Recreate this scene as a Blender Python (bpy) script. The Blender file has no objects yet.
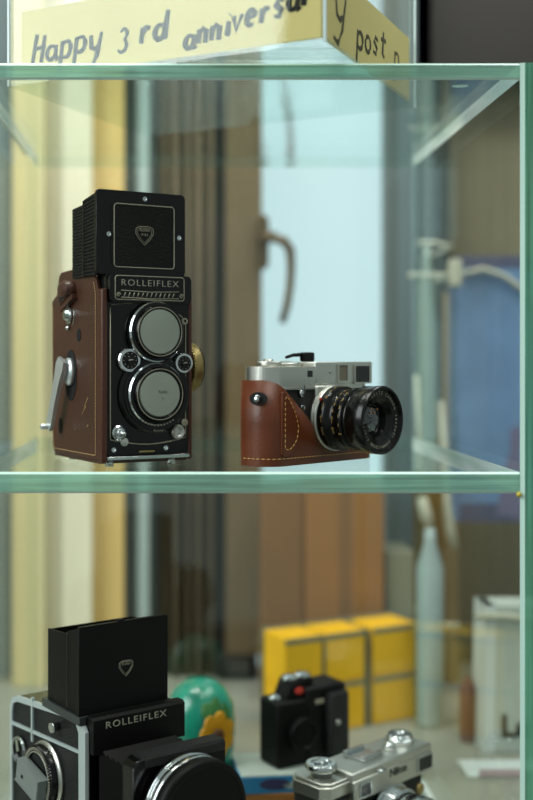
import bpy, bmesh, math, random
from mathutils import Vector, Matrix
random.seed(7)
PI = math.pi
COL = bpy.context.scene.collection
F = 1111.1; YC = -0.8333; ZC = 0.0833; VX, VY = 178.0, 361.0

def at(px, py, D):
    """a point seen at pixel px,py standing D metres from the camera"""
    return Vector(((px-VX)*D/F, YC+D, ZC-(py-VY)*D/F))

def lin(c):
    r = []
    for v in c:
        v /= 255.0
        r.append(v/12.92 if v <= .04045 else ((v+.055)/1.055)**2.4)
    return (*r, 1.0)

# ------------------------------------------------------------------ materials
def mat(name, rgb, rough=.5, metal=0.0, bump=0.0, bscale=400, vary=0.0, vscale=30, spec=.5, stretch=None, coat=0.0):
    m = bpy.data.materials.new(name); m.use_nodes = True
    nt = m.node_tree; N = nt.nodes; L = nt.links
    b = N['Principled BSDF']
    b.inputs['Base Color'].default_value = lin(rgb)
    b.inputs['Roughness'].default_value = rough
    b.inputs['Metallic'].default_value = metal
    b.inputs['Specular IOR Level'].default_value = spec
    b.inputs['Coat Weight'].default_value = coat
    tc = N.new('ShaderNodeTexCoord'); mp = N.new('ShaderNodeMapping')
    L.new(tc.outputs['Object'], mp.inputs[0])
    if stretch: mp.inputs['Scale'].default_value = stretch
    if vary > 0:
        n = N.new('ShaderNodeTexNoise'); n.inputs['Scale'].default_value = vscale; n.inputs['Detail'].default_value = 5
        L.new(mp.outputs[0], n.inputs['Vector'])
        r = N.new('ShaderNodeValToRGB')
        c = lin(rgb)
        r.color_ramp.elements[0].position = .3; r.color_ramp.elements[1].position = .7
        r.color_ramp.elements[0].color = tuple(max(0, x*(1-vary)) for x in c[:3])+(1,)
        r.color_ramp.elements[1].color = tuple(min(1, x*(1+vary)) for x in c[:3])+(1,)
        L.new(n.outputs['Fac'], r.inputs[0]); L.new(r.outputs[0], b.inputs['Base Color'])
    if bump > 0:
        n2 = N.new('ShaderNodeTexNoise'); n2.inputs['Scale'].default_value = bscale; n2.inputs['Detail'].default_value = 3
        L.new(mp.outputs[0], n2.inputs['Vector'])
        bp = N.new('ShaderNodeBump'); bp.inputs['Strength'].default_value = bump; bp.inputs['Distance'].default_value = .0025
        L.new(n2.outputs['Fac'], bp.inputs['Height']); L.new(bp.outputs[0], b.inputs['Normal'])
    return m

def pane_mat(name, tint, f0=.04, mult=1.0):
    """clear flat glass: see-through with a reflection that grows at grazing angles"""
    m = bpy.data.materials.new(name); m.use_nodes = True
    nt = m.node_tree; N = nt.nodes; L = nt.links
    N.clear()
    out = N.new('ShaderNodeOutputMaterial')
    g = N.new('ShaderNodeNewGeometry'); d = N.new('ShaderNodeVectorMath'); d.operation = 'DOT_PRODUCT'
    L.new(g.outputs['Incoming'], d.inputs[0]); L.new(g.outputs['Normal'], d.inputs[1])
    def mth(op, a, b=None):
        x = N.new('ShaderNodeMath'); x.operation = op
        for i, v in enumerate((a, b)):
            if v is None: continue
            if isinstance(v, (int, float)): x.inputs[i].default_value = v
            else: L.new(v, x.inputs[i])
        return x.outputs[0]
    a = mth('ABSOLUTE', d.outputs['Value'])
    p = mth('POWER', mth('SUBTRACT', 1.0, a), 5.0)
    fac = mth('MULTIPLY', mth('ADD', mth('MULTIPLY', p, 1-f0), f0), mult)
    tr = N.new('ShaderNodeBsdfTransparent'); tr.inputs[0].default_value = tint
    gl = N.new('ShaderNodeBsdfGlossy'); gl.inputs['Roughness'].default_value = .02
    gl.inputs[0].default_value = (.9, 1, .97, 1)
    mx = N.new('ShaderNodeMixShader')
    L.new(fac, mx.inputs[0]); L.new(tr.outputs[0], mx.inputs[1]); L.new(gl.outputs[0], mx.inputs[2])
    L.new(mx.outputs[0], out.inputs[0])
    return m

def edge_mat(name, rgb, through, tint, streak=(2, 2, 90), rough=.2):
    """polished edge of thick glass: green body colour with streaks, partly see-through"""
    m = bpy.data.materials.new(name); m.use_nodes = True
    nt = m.node_tree; N = nt.nodes; L = nt.links
    b = N['Principled BSDF']; out = N['Material Output']
    b.inputs['Roughness'].default_value = rough
    tc = N.new('ShaderNodeTexCoord'); mp = N.new('ShaderNodeMapping'); mp.inputs['Scale'].default_value = streak
    L.new(tc.outputs['Object'], mp.inputs[0])
    n = N.new('ShaderNodeTexNoise'); n.inputs['Scale'].default_value = 3; n.inputs['Detail'].default_value = 4
    L.new(mp.outputs[0], n.inputs['Vector'])
    r = N.new('ShaderNodeValToRGB'); c = lin(rgb)
    r.color_ramp.elements[0].position = .35; r.color_ramp.elements[1].position = .68
    r.color_ramp.elements[0].color = tuple(x*.62 for x in c[:3])+(1,)
    r.color_ramp.elements[1].color = tuple(min(1, x*1.3) for x in c[:3])+(1,)
    L.new(n.outputs['Fac'], r.inputs[0]); L.new(r.outputs[0], b.inputs['Base Color'])
    tr = N.new('ShaderNodeBsdfTransparent'); tr.inputs[0].default_value = tint
    mx = N.new('ShaderNodeMixShader'); mx.inputs[0].default_value = through
    L.new(b.outputs[0], mx.inputs[1]); L.new(tr.outputs[0], mx.inputs[2]); L.new(mx.outputs[0], out.inputs[0])
    return m

def emit_mat(name, rgb, strength):
    m = bpy.data.materials.new(name); m.use_nodes = True
    nt = m.node_tree; N = nt.nodes; L = nt.links
    b = N['Principled BSDF']
    b.inputs['Base Color'].default_value = (.1, .1, .1, 1)
    b.inputs['Roughness'].default_value = .4
    b.inputs['Emission Color'].default_value = lin(rgb)
    b.inputs['Emission Strength'].default_value = strength
    return m

M = {}
M['glass'] = pane_mat('clear_glass', (.978, .992, .986, 1))
M['glass_soft'] = pane_mat('clear_side_glass', (.978, .992, .986, 1), .04, .35)
M['acrylic'] = pane_mat('clear_acrylic', (.985, .99, .99, 1), .05, .55)
M['edge'] = edge_mat('green_glass_edge', (142, 190, 170), .25, (.45, .80, .62, 1))
M['edge_side'] = edge_mat('green_glass_side_edge', (96, 162, 132), .15, (.45, .80, .62, 1), (90, 90, 2))
M['edge_back'] = edge_mat('far_glass_edge', (110, 150, 140), .88, (.9, .96, .93, 1))
M['joint'] = edge_mat('glued_glass_joint', (225, 255, 245), .04, (.7, .92, .85, 1), (30, 3, 30), .4)  # near-white colour stands in for light carried along inside the glass
M['arris'] = mat('glass_arris', (205, 238, 226), .3)
M['black'] = mat('black_enamel', (7, 7, 6), .22, spec=.35)
M['black_matte'] = mat('black_matte_paint', (9, 9, 8), .5, spec=.22)
M['skin'] = mat('black_leatherette', (14, 16, 16), .4, bump=1.0, bscale=1100, spec=.45)
M['skin_fine'] = mat('fine_black_leatherette', (10, 9, 7), .5, bump=.6, bscale=700, spec=.25)
M['chrome'] = mat('polished_chrome', (205, 210, 210), .16, 1.0)
M['crank'] = mat('bright_crank_metal', (226, 232, 234), .3, .75)
M['satin'] = mat('satin_chrome', (206, 206, 198), .36, 1.0, bump=.05, bscale=2500)
M['silver_line'] = mat('silver_inlay', (160, 155, 135), .4, .4)
M['letter'] = mat('silver_lettering', (165, 162, 145), .45, .1)
M['gold_letter'] = mat('gold_lettering', (170, 140, 80), .45)
M['cap'] = mat('frosted_lens_cap', (150, 158, 146), .5, vary=.06, vscale=40)
M['cap_mark'] = mat('cap_emboss', (112, 120, 110), .6)
M['brass'] = mat('worn_brass', (165, 145, 95), .4, .8)
M['leather'] = mat('brown_leather', (72, 41, 29), .33, bump=.10, bscale=500, vary=.18, vscale=22)
M['leather_edge'] = mat('dark_brown_leather_edge', (74, 36, 22), .35, bump=.2, bscale=500)
M['tan'] = mat('tan_leather', (96, 43, 13), .4, bump=.09, bscale=600, vary=.22, vscale=25)
M['tan_dark'] = mat('tan_leather_edge', (78, 38, 16), .55)
M['thread'] = mat('cream_thread', (196, 160, 110), .7)
M['thread_yellow'] = mat('yellow_thread', (214, 170, 92), .7)
M['hole'] = mat('dark_recess', (6, 6, 6), .8)
M['lens'] = mat('coated_lens', (10, 14, 16), .04, coat=1.0, spec=.8)
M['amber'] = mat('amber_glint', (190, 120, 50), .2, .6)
M['window_glass'] = mat('dark_viewfinder_glass', (20, 24, 22), .1)
M['frosted'] = mat('frosted_window', (120, 112, 96), .5)
M['red'] = mat('red_dot', (200, 50, 30), .4)
M['grey_panel'] = mat('grey_metal_plate', (132, 140, 138), .4, .3)
M['paper_yellow'] = mat('cream_yellow_paper', (218, 202, 128), .8, vary=.05, vscale=12)
M['ink'] = mat('brown_black_ink', (28, 22, 16), .8, spec=.1)
M['cream'] = mat('cream_board', (226, 220, 190), .7, vary=.05, vscale=3, stretch=(8, 8, 1))
M['gold_board'] = mat('gold_board', (218, 188, 118), .7, vary=.05, vscale=3, stretch=(8, 8, 1))
M['pale_yellow'] = mat('pale_yellow_board', (208, 198, 150), .7, vary=.04, vscale=3)
M['bluegrey'] = mat('blue_grey_board', (92, 108, 110), .6)
M['paleblue'] = mat('pale_blue_board', (170, 188, 184), .6)
M['slate'] = mat('dark_slate_trim', (90, 100, 98), .6)
M['brown_curtain'] = mat('brown_curtain', (112, 98, 74), .8, vary=.1, vscale=10)
M['frame_wood'] = mat('brown_window_frame', (104, 88, 60), .5, vary=.12, vscale=6, stretch=(30, 30, 1))
M['dark_wood'] = mat('dark_brown_wood', (25, 21, 14), .6)
M['bronze'] = mat('bronze_handle', (92, 76, 48), .4, .4)
M['wall'] = mat('olive_brown_wall', (116, 112, 90), .8, vary=.1, vscale=4)
M['floor'] = mat('shop_floor', (96, 90, 80), .6, vary=.1)
M['table'] = mat('pale_grey_table', (146, 148, 134), .5, vary=.05)
M['cardboard'] = mat('brown_cardboard', (146, 100, 46), .8, vary=.08, vscale=8)
M['cardboard_dark'] = mat('brown_cardboard_dark', (122, 86, 42), .8, vary=.08, vscale=8)
M['yellow_box'] = mat('yellow_carton', (246, 190, 20), .6, vary=.06, vscale=20)
M['grey_card'] = mat('grey_card', (128, 128, 104), .8)
M['blue_bag'] = mat('blue_paper', (104, 138, 176), .6, vary=.15, vscale=14)
M['navy'] = mat('navy_band', (78, 84, 110), .6)
M['purple'] = mat('purple_print', (110, 108, 136), .7)
M['white_paper'] = mat('white_paper', (186, 198, 188), .6)
M['white_bright'] = mat('bright_white_plastic', (214, 226, 222), .4)
M['rope'] = mat('pale_cord', (186, 188, 168), .8)
M['plastic'] = mat('pale_green_plastic', (118, 136, 122), .35, vary=.08)
M['paleroll'] = mat('pale_blue_roll', (160, 184, 184), .5, vary=.1, vscale=12)
M['tanwood'] = mat('tan_wood', (150, 130, 92), .6, vary=.1, stretch=(20, 20, 1))
M['olive'] = mat('olive_cardboard', (118, 98, 44), .7)
M['maroon'] = mat('maroon_tube', (112, 66, 54), .5)
M['pink'] = mat('pale_pink_print', (206, 180, 186), .6)
M['teal_glaze'] = mat('teal_green_glaze', (34, 142, 116), .25, vary=.6, vscale=22, coat=.4)
M['leaf'] = mat('leaf_green_paint', (44, 104, 44), .4)
M['petal'] = mat('yellow_petal_paint', (224, 158, 22), .4)
M['seed'] = mat('brown_flower_centre', (84, 48, 22), .6)
M['blue_print'] = mat('blue_printed_card', (52, 140, 192), .4, vary=.12, vscale=15)
M['orange_card'] = mat('orange_brown_card', (168, 112, 48), .6)
M['dark_print'] = mat('violet_print', (62, 60, 100), .6)
M['winlight'] = emit_mat('daylit_window', (182, 212, 216), 1.15)

# ------------------------------------------------------------------ mesh builder
def rrect(x0, x1, z0, z1, r, n=6):
    pts = []
    for cx, cz, a0 in ((x1-r, z0+r, -90), (x1-r, z1-r, 0), (x0+r, z1-r, 90), (x0+r, z0+r, 180)):
        for i in range(n+1):
            a = math.radians(a0+90*i/n)
            pts.append((cx+r*math.cos(a), cz+r*math.sin(a)))
    return pts

class MB:
    def __init__(s): s.bm = bmesh.new()
    def _mi(s, faces, mi, smooth=False):
        for f in faces:
            f.material_index = mi; f.smooth = smooth
    def box(s, x0, x1, y0, y1, z0, z1, bev=0, mi=0, seg=2):
        r = bmesh.ops.create_cube(s.bm, size=1)
        vs = r['verts']
        for v in vs:
            v.co = Vector(((x0+x1)/2+v.co.x*(x1-x0), (y0+y1)/2+v.co.y*(y1-y0), (z0+z1)/2+v.co.z*(z1-z0)))
        fs = {f for v in vs for f in v.link_faces}
        s._mi(fs, mi)
        if bev > 0:
            es = list({e for v in vs for e in v.link_edges})
            rr = bmesh.ops.bevel(s.bm, geom=es, offset=bev, segments=seg, affect='EDGES', profile=.5)
            s._mi(rr['faces'], mi, True)
        return s
    def obox(s, c, ax, ay, az, hx, hy, hz, mi=0, bev=0):
        """box with its own axes"""
        r = bmesh.ops.create_cube(s.bm, size=2); vs = r['verts']
        for v in vs: v.co = Vector(c)+Vector(ax)*v.co.x*hx+Vector(ay)*v.co.y*hy+Vector(az)*v.co.z*hz
        s._mi({f for v in vs for f in v.link_faces}, mi)
        if bev > 0:
            es = list({e for v in vs for e in v.link_edges})
            bmesh.ops.bevel(s.bm, geom=es, offset=bev, segments=2, affect='EDGES')
        return s
    def lathe(s, prof, o, axis, seg=48, mi=0, sc=(1, 1), up=(0, 0, 1), mis=None, ribs=0, ribd=0, ribseg=()):
        """prof: list of (r, h) along axis from o. Ends with r=0 close"""
        a = Vector(axis).normalized(); o = Vector(o)
        upv = Vector(up)
        if abs(a.dot(upv)) > .9: upv = Vector((0, 1, 0))
        u = upv.cross(a).normalized(); w = a.cross(u)
        rings = []
        for k, (r, h) in enumerate(prof):
            if r < 1e-7: rings.append([s.bm.verts.new(o+a*h)]); continue
            ring = []
            for i in range(seg):
                t = 2*PI*i/seg
                rr = r-(ribd if (ribs and k in ribseg and i % 2) else 0)
                ring.append(s.bm.verts.new(o+a*h+u*rr*sc[0]*math.cos(t)+w*rr*sc[1]*math.sin(t)))
            rings.append(ring)
        for k in range(len(rings)-1):
            A, B = rings[k], rings[k+1]; m_ = mis[k] if mis else mi
            if len(A) == 1 and len(B) == 1: continue
            for i in range(seg):
                j = (i+1) % seg
                if len(A) == 1: f = s.bm.faces.new((A[0], B[j], B[i]))
                elif len(B) == 1: f = s.bm.faces.new((A[i], A[j], B[0]))
                else: f = s.bm.faces.new((A[i], A[j], B[j], B[i]))
                f.material_index = m_; f.smooth = abs(prof[k][0]-prof[k+1][0]) < .3*abs(prof[k][1]-prof[k+1][1])+1e-9
        return s
    def cyl(s, p0, p1, r, mi=0, seg=24, bev=0):
        p0 = Vector(p0); p1 = Vector(p1); L_ = (p1-p0).length
        pr = [(0, 0), (r, 0), (r, L_), (0, L_)] if bev <= 0 else [(0, 0), (r-bev, 0), (r, bev), (r, L_-bev), (r-bev, L_), (0, L_)]
        return s.lathe(pr, p0, p1-p0, seg, mi)
    def ring(s, o, axis, r0, r1, h, mi=0, seg=48, sc=(1, 1)):
        return s.lathe([(r0, 0), (r1, 0), (r1, h), (r0, h), (r0, 0)], o, axis, seg, mi, sc)
    def tube(s, pts, r, mi=0, seg=8, closed=False):
        pts = [Vector(p) for p in pts]; n = len(pts); rings = []
        for i, p in enumerate(pts):
            if closed: t = pts[(i+1) % n]-pts[i-1]
            else: t = pts[min(i+1, n-1)]-pts[max(i-1, 0)]
            t.normalize()
            ref = Vector((0, 0, 1)) if abs(t.z) < .9 else Vector((1, 0, 0))
            if abs(t.y) < .5 and closed: ref = Vector((0, 1, 0))
            u = ref.cross(t).normalized(); w = t.cross(u)
            rr = r[i] if isinstance(r, (list, tuple)) else r
            rings.append([s.bm.verts.new(p+u*rr*math.cos(2*PI*k/seg)+w*rr*math.sin(2*PI*k/seg)) for k in range(seg)])
        for i in range(n if closed else n-1):
            A = rings[i]; B = rings[(i+1) % n]
            for k in range(seg):
                f = s.bm.faces.new((A[k], A[(k+1) % seg], B[(k+1) % seg], B[k])); f.material_index = mi; f.smooth = True
        if not closed:
            for R in (rings[0], rings[-1]):
                f = s.bm.faces.new(R); f.material_index = mi
        return s
    def prism(s, pts, plane, d0, d1, mi=0, bev=0):
        """plane 'xz' (extrude along y), 'yz' (along x), 'xy' (along z)"""
        def P(a, b, d):
            return {'xz': (a, d, b), 'yz': (d, a, b), 'xy': (a, b, d)}[plane]
        A = [s.bm.verts.new(P(a, b, d0)) for a, b in pts]; B = [s.bm.verts.new(P(a, b, d1)) for a, b in pts]
        n = len(pts); fs = [s.bm.faces.new(A), s.bm.faces.new(B[::-1])]
        for i in range(n): fs.append(s.bm.faces.new((A[i], B[i], B[(i+1) % n], A[(i+1) % n])))
        s._mi(fs, mi)
        if bev > 0:
            es = list(set(fs[0].edges) | set(fs[1].edges))
            rr = bmesh.ops.bevel(s.bm, geom=es, offset=bev, segments=2, affect='EDGES')
            s._mi(rr['faces'], mi, True)
        return s
    def frame(s, outer, inner, plane, d0, d1, mi=0):
        def P(a, b, d): return {'xz': (a, d, b), 'yz': (d, a, b), 'xy': (a, b, d)}[plane]
        n = len(outer); V = [[s.bm.verts.new(P(a, b, d)) for a, b in pl] for d in (d0, d1) for pl in (outer, inner)]
        o0, i0, o1, i1 = V
        for i in range(n):
            j = (i+1) % n
            for q in ((o0[i], o0[j], i0[j], i0[i]), (o1[i], i1[i], i1[j], o1[j]), (o0[i], o1[i], o1[j], o0[j]), (i0[i], i0[j], i1[j], i1[i])):
                s.bm.faces.new(q).material_index = mi
        return s
    def text(s, body, size, mtx, mi=0, ext=.0002, sx=1.0, spacing=1.0, align='CENTER', bold=0.0):
        c = bpy.data.curves.new('t', 'FONT'); c.body = body; c.size = size; c.extrude = ext
        c.align_x = align; c.align_y = 'CENTER'; c.space_character = spacing; c.offset = bold; c.resolution_u = 3
        o = bpy.data.objects.new('t', c); COL.objects.link(o)
        bpy.context.view_layer.update()
        me = bpy.data.meshes.new_from_object(o.evaluated_get(bpy.context.evaluated_depsgraph_get()))
        me.transform(mtx @ Matrix.Diagonal((sx, 1, 1, 1)))
        n0 = len(s.bm.faces)
        s.bm.from_mesh(me); s.bm.faces.ensure_lookup_table()
        for f in s.bm.faces[n0:]: f.material_index = mi
        bpy.data.objects.remove(o); bpy.data.curves.remove(c); bpy.data.meshes.remove(me)
        return s
    def build(s, name, mats, parent=None, loc=None, rz=0, kind=None, bevel=0):
        if not isinstance(mats, (list, tuple)): mats = [mats]
        bmesh.ops.recalc_face_normals(s.bm, faces=s.bm.faces)
        me = bpy.data.meshes.new(name); s.bm.to_mesh(me); s.bm.free()
        for m in mats: me.materials.append(m)
        o = bpy.data.objects.new(name, me); COL.objects.link(o)
        if parent: o.parent = parent
        if loc is not None: o.location = loc
        o.rotation_euler.z = rz
        if kind: o['kind'] = kind
        return o

def tag(o, label, cat, group=None):
    o['label'] = label; o['category'] = cat
    if group: o['group'] = group
    return o
def thing(name, label, cat, loc, rz=0, group=None):
    o = bpy.data.objects.new(name, None); COL.objects.link(o)
    o.empty_display_size = .02
    o.location = loc; o.rotation_euler.z = rz
    return tag(o, label, cat, group)

FRONT = Matrix.Rotation(PI/2, 4, 'X')     # text upright, facing -y
def TF(x, y, z, rot=0): return Matrix.Translation((x, y, z)) @ FRONT @ Matrix.Rotation(rot, 4, 'Z')
def heart(mb, cx, y, cz, w, mi=0, r=.0003):
    pts = [(0, -.62), (-.30, -.34), (-.52, -.02), (-.5, .26), (-.3, .36), (0, .36), (.3, .36), (.5, .26), (.52, -.02), (.30, -.34)]
    mb.tube([(cx+a*w, y, cz+b*w) for a, b in pts], r, mi, 6, True)
    mb.tube([(cx+a*w*.8, y, cz+b*w*.8) for a, b in pts], r*.7, mi, 6, True)
def stitches(mb, path, length, gap, r, mi=0):
    """dashes of thread along a polyline"""
    pts = [Vector(p) for p in path]; acc = []; 
    seglen = [(pts[i+1]-pts[i]).length for i in range(len(pts)-1)]
    tot = sum(seglen)
    def pos(t):
        for i, l in enumerate(seglen):
            if t <= l or i == len(seglen)-1: return pts[i].lerp(pts[i+1], min(1, t/l))
            t -= l
    t = 0
    while t+length < tot:
        a, b = pos(t), pos(t+length)
        mb.tube([a, a.lerp(b, .5), b], [r*.7, r, r*.7], mi, 6); t += length+gap

# ------------------------------------------------------------------ glass display case
XL, XR = -.1535, .2565         # inner faces of side panes
TH = .0125
ZT0, ZT1 = .2945, .3068        # top pane
ZS0, ZS1 = -.0160, 0.0         # middle shelf
ZB0, ZB1 = -.3750, -.3630      # floor pane
DEPTH = .380
case = thing('glass_display_case', 'large green edged glass display case holding cameras on two levels', 'display case', (0, 0, 0))

def slab(name, x0, x1, y0, y1, z0, z1, front, right, left, back, ch=.0016):
    """glass plate with arrissed front edges. slots: 0 faces 1 front 2 right 3 left 4 back 5 arris"""
    mb = MB(); bm = mb.bm
    prof = [(y0+ch, z0), (y0, z0+ch), (y0, z1-ch), (y0+ch, z1), (y1, z1), (y1, z0)]
    A = [bm.verts.new((x0, a, b)) for a, b in prof]; B = [bm.verts.new((x1, a, b)) for a, b in prof]
    mi = [5, 1, 5, 0, 4, 0]
    for i in range(6):
        j = (i+1) % 6
        bm.faces.new((A[i], A[j], B[j], B[i])).material_index = mi[i]
    bm.faces.new(A).material_index = 3; bm.faces.new(B).material_index = 2
    return mb.build(name, [M['glass_soft'] if name == 'shelf' else M['glass'], front, right, left, back, M['arris']], case)
def vpane(name, x0, x1, y0, y1, z0, z1, ch=.0012):
    mb = MB(); bm = mb.bm
    w_ = .0034 if x0 > 0 else .0015
    prof = [(x0, y0+ch), (x0+w_, y0), (x1-ch, y0), (x1, y0+ch), (x1, y1), (x0, y1)]
    A = [bm.verts.new((a, b, z0)) for a, b in prof]; B = [bm.verts.new((a, b, z1)) for a, b in prof]
    mi = [2, 1, 2, 0, 4, 0]
    for i in range(6):
        j = (i+1) % 6
        bm.faces.new((A[i], A[j], B[j], B[i])).material_index = mi[i]
    bm.faces.new(A).material_index = 3; bm.faces.new(B).material_index = 3
    return mb.build(name, [M['glass_soft'], M['edge_side'], M['arris'], M['joint'], M['edge_back']], case)

slab('top_panel', XL, XR, .0, DEPTH, ZT0, ZT1, M['edge'], M['joint'], M['joint'], M['edge_back'])
slab('shelf', XL, XR, .0, DEPTH, ZS0, ZS1, M['edge'], M['joint'], M['joint'], M['edge_back'])
slab('floor_panel', XL, XR, .0, DEPTH, ZB0, ZB1, M['edge'], M['joint'], M['joint'], M['edge_back'])
vpane('side_panel', XR, XR+TH, -.001, DEPTH, ZB0, ZT1)
# the right pane runs up beside the top panel's edge
vpane('side_panel', XL-TH, XL, -.001, DEPTH, ZB0, ZT1)
mb = MB(); mb.box(XL, XR, DEPTH+.001, DEPTH+.006, ZB0, ZT1); mb.build('back_panel', M['glass'], case)
mb = MB()   # etched tempering mark under the top pane
mb.ring(Vector((.2165, .02, ZT0-.0004)), (0, 0, 1), .0026, .0031, .0002, 0, 24, (1.9, 1))
mb.text('EA', .005, Matrix.Translation((.2165, .02, ZT0-.0004)), ext=.0001)
mb.build('etched_mark', M['arris'], case)
mb = MB()   # old glue at the shelf's front corner
mb.lathe([(0, -.002), (.0018, -.001), (.002, .0008), (.0009, .0022), (0, .003)], (XR-.0012, -.0012, ZS0-.001), (0, 0, 1), 12)
mb.build('glue_blob', mat('yellowed_glue', (190, 170, 60), .4), case)

# ------------------------------------------------------------------ brown-cased twin lens camera
def twin_lens():
    th = math.radians(28)
    root = thing('twin_lens_camera', 'black twin lens reflex camera with open hood in brown leather half case on glass shelf', 'camera', (-.0245, .0544, 0), th)
    mb = MB(); mb.box(-.0355, .0355, .004, .088, .005, .150, .002); mb.build('body', M['skin'], root)
    mb = MB()
    mb.prism(rrect(-.0365, .0365, .009, .152, .002), 'xz', -.0015, .004, 0, .0006)
    plate = mb.build('front_plate', M['black'], root)
    # silver line round lens board
    mb = MB(); y = -.0021
    pts = [(-.0335, .125), (-.0335, .024)]
    for i in range(9):
        t = i/8; pts.append((-.0335+.067*t, .0215-.0045*math.sin(PI*t)))
    pts += [(.0335, .024), (.0335, .112), (.030, .119), (.022, .124)]
    mb.tube([(a, y, b) for a, b in pts], .00055, 0, 6)
    mb.tube([(-.0335, y, .125), (-.0325, y, .1275), (-.014, y, .1295)], .00055, 0, 6)
    mb.build('silver_outline', M['silver_line'], plate)
    for x in (-.0305, .0155):
        mb = MB(); mb.lathe([(0, .0008), (.0009, .0008), (.0012, .0012), (.0019, .0012), (.0019, 0), (0, 0)], (x, -.0015, .0135), (0, -1, 0), 16)
        mb.build('screw', M['chrome'], plate)
    # nameplate
    mb = MB(); mb.prism(rrect(-.036, .0365, .1295, .1515, .003), 'xz', -.0065, -.001, 0, .0009)
    npl = mb.build('nameplate', M['black'], root)
    DX = -.0028
    mb = MB()
    mb.tube([(a+DX, -.0068, b) for a, b in rrect(-.0285, .0325, .1315, .1502, .0022, 4)], .0004, 0, 6, True)
    for x in (-.0258+DX, .0300+DX):
        mb.tube([(x+.0019*math.cos(a*.6)*(1-.05*a), -.0070, .1352+.0019*math.sin(a*.6)*(1-.05*a)) for a in range(16)], .0004, 0, 6)
    mb.tube([(-.0235+DX, -.0069, .1388), (.002+DX, -.0069, .1378), (.0278+DX, -.0069, .1388)], .0004, 0, 6)
    mb.tube([(-.0235+DX, -.0069, .1333), (.002+DX, -.0069, .1325), (.0278+DX, -.0069, .1333)], .0004, 0, 6)
    for k in range(12):
        x = -.021+DX+k*.0039
        mb.tube([(x, -.0068, .1338), (x+.0014, -.0068, .1372)], .0005, 0, 5)
    mb.build('scrollwork', M['silver_line'], npl)
    mb = MB(); mb.text('ROLLEIFLEX', .0072, TF(.002+DX, -.0067, .1447), sx=1.15, spacing=1.2, bold=-.00008)
    mb.build('maker_lettering', M['letter'], npl)
    # lenses
    def lens(z, ro, name, big):
        l = MB()
        x = .0048
        if big: l.lathe([(0, 0), (.0315, 0), (.0315, .002), (.0298, .0032), (.0275, .0032), (.0275, .0045), (0, .0045)], (x, -.0015, z), (0, -1, 0), 56, 1)
        l.lathe([(0, 0), (ro, 0), (ro, .0052), (ro-.0010, .0066), (ro-.0034, .0070)], (x, -.0025, z), (0, -1, 0), 56, 0, mis=[0, 0, 0, 1])
        l.lathe([(ro-.0034, .0072), (ro-.0040, .0100), (ro-.0045, .0108), (ro-.0062, .0110), (ro-.0062, .0070), (0, .0070)], (x, -.0025, z), (0, -1, 0), 56, 1)
        l.ring((x, -.0131, z), (0, -1, 0), ro-.0052, ro-.0046, .0006, 2, 56)
        lo = l.build(name, [M['chrome'], M['black'], M['silver_line']], root)
        c = MB()
        c.lathe([(.0180, .0060), (.0180, .0100), (.0172, .0110), (.010, .0113), (0, .0114)], (x, -.0025, z), (0, -1, 0), 56, 0)
        co = c.build('lens_cap', M['cap'], lo)
        if big:
            t = MB(); t.text('Rollei', .0034, TF(x+.002, -.0141, z+.002), ext=.00006)
            t.text('v', .0034, TF(x+.002, -.0141, z-.003), ext=.00006)
            t.build('embossed_mark', M['cap_mark'], co)
            t = MB()
            for k in range(11):
                a = math.radians(-90+(k-5)*6.5)
                t.box(x+.0248*math.cos(a)-.0005, x+.0248*math.cos(a)+.0005, -.0100, -.0086, z+.0248*math.sin(a)-.0006, z+.0248*math.sin(a)+.0006)
            s_ = 'Planar'
            t.text('Xenotar', .0028, TF(x+.002, -.0063, z-.0290), ext=.0001)
            t.build('engraved_scale', M['letter'], lo)
    lens(.1065, .0242, 'viewing_lens', False)
    lens(.0570, .0250, 'taking_lens', True)
    # dials between the lenses
    def dial(x, z, r, name, dark):
        d = MB()
        d.lathe([(0, 0), (r, 0), (r, .003), (r-.0008, .0042), (r*.72, .0044)], (x, -.0015, z), (0, -1, 0), 32, 0)
        d.lathe([(r*.72, .0044), (r*.70, .0038), (r*.34, .0040), (r*.3, .0058), (0, .0060)], (x, -.0015, z), (0, -1, 0), 32, 1)
        do = d.build(name, [M['chrome'], M['black']], root)
        t = MB()
        for k in range(10):
            a = 2*PI*k/10
            t.tube([(x+r*.48*math.cos(a), -.0057, z+r*.48*math.sin(a)), (x+r*.62*math.cos(a), -.0057, z+r*.62*math.sin(a))], .0002, 0, 5)
        t.tube([(x-r*.2, -.0077, z), (x+r*.2, -.0077, z+.0006)], .0005, 0, 5)
        t.build('dial_marks', M['letter'], do)
    dial(-.0180, .0838, .0098, 'aperture_dial', 0)
    dial(.0305, .0815, .0085, 'shutter_dial', 1)
    mb = MB()
    mb.tube([(-.013, -.0035, .0812), (.0, -.0035, .0808), (.018, -.0035, .0812)], .0006, 0, 6)
    mb.build('link_bar', M['silver_line'], root)
    mb = MB()
    mb.lathe([(0, 0), (.0062, 0), (.0062, .003), (.005, .004), (.0042, .0035), (.0030, .0035), (.0030, .0065), (0, .007)], (-.0265, -.0015, .0268), (0, -1, 0), 24, 0)
    mb.cyl((-.0265, -.0085, .0268), (-.0235, -.0105, .0262), .0016, 0, 12)
    mb.lathe([(0, 0), (.0034, 0), (.0034, .0015), (0, .002)], (-.0215, -.0015, .0195), (0, -1, 0), 16, 1)
    mb.build('shutter_release', [M['chrome'], M['satin']], root)
    mb = MB()
    mb.lathe([(0, .001), (.0032, .001), (.0036, .0042), (.0052, .0045), (.0060, .003), (.0060, 0), (0, 0)], (.0255, -.0015, .0262), (0, -1, 0), 24, 0)
    mb.lathe([(0, 0), (.0030, 0), (.0030, .0015), (0, .002)], (.0325, -.0015, .0335), (0, -1, 0), 16, 1)
    mb.build('flash_socket', [M['satin'], M['silver_line']], root)
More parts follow.
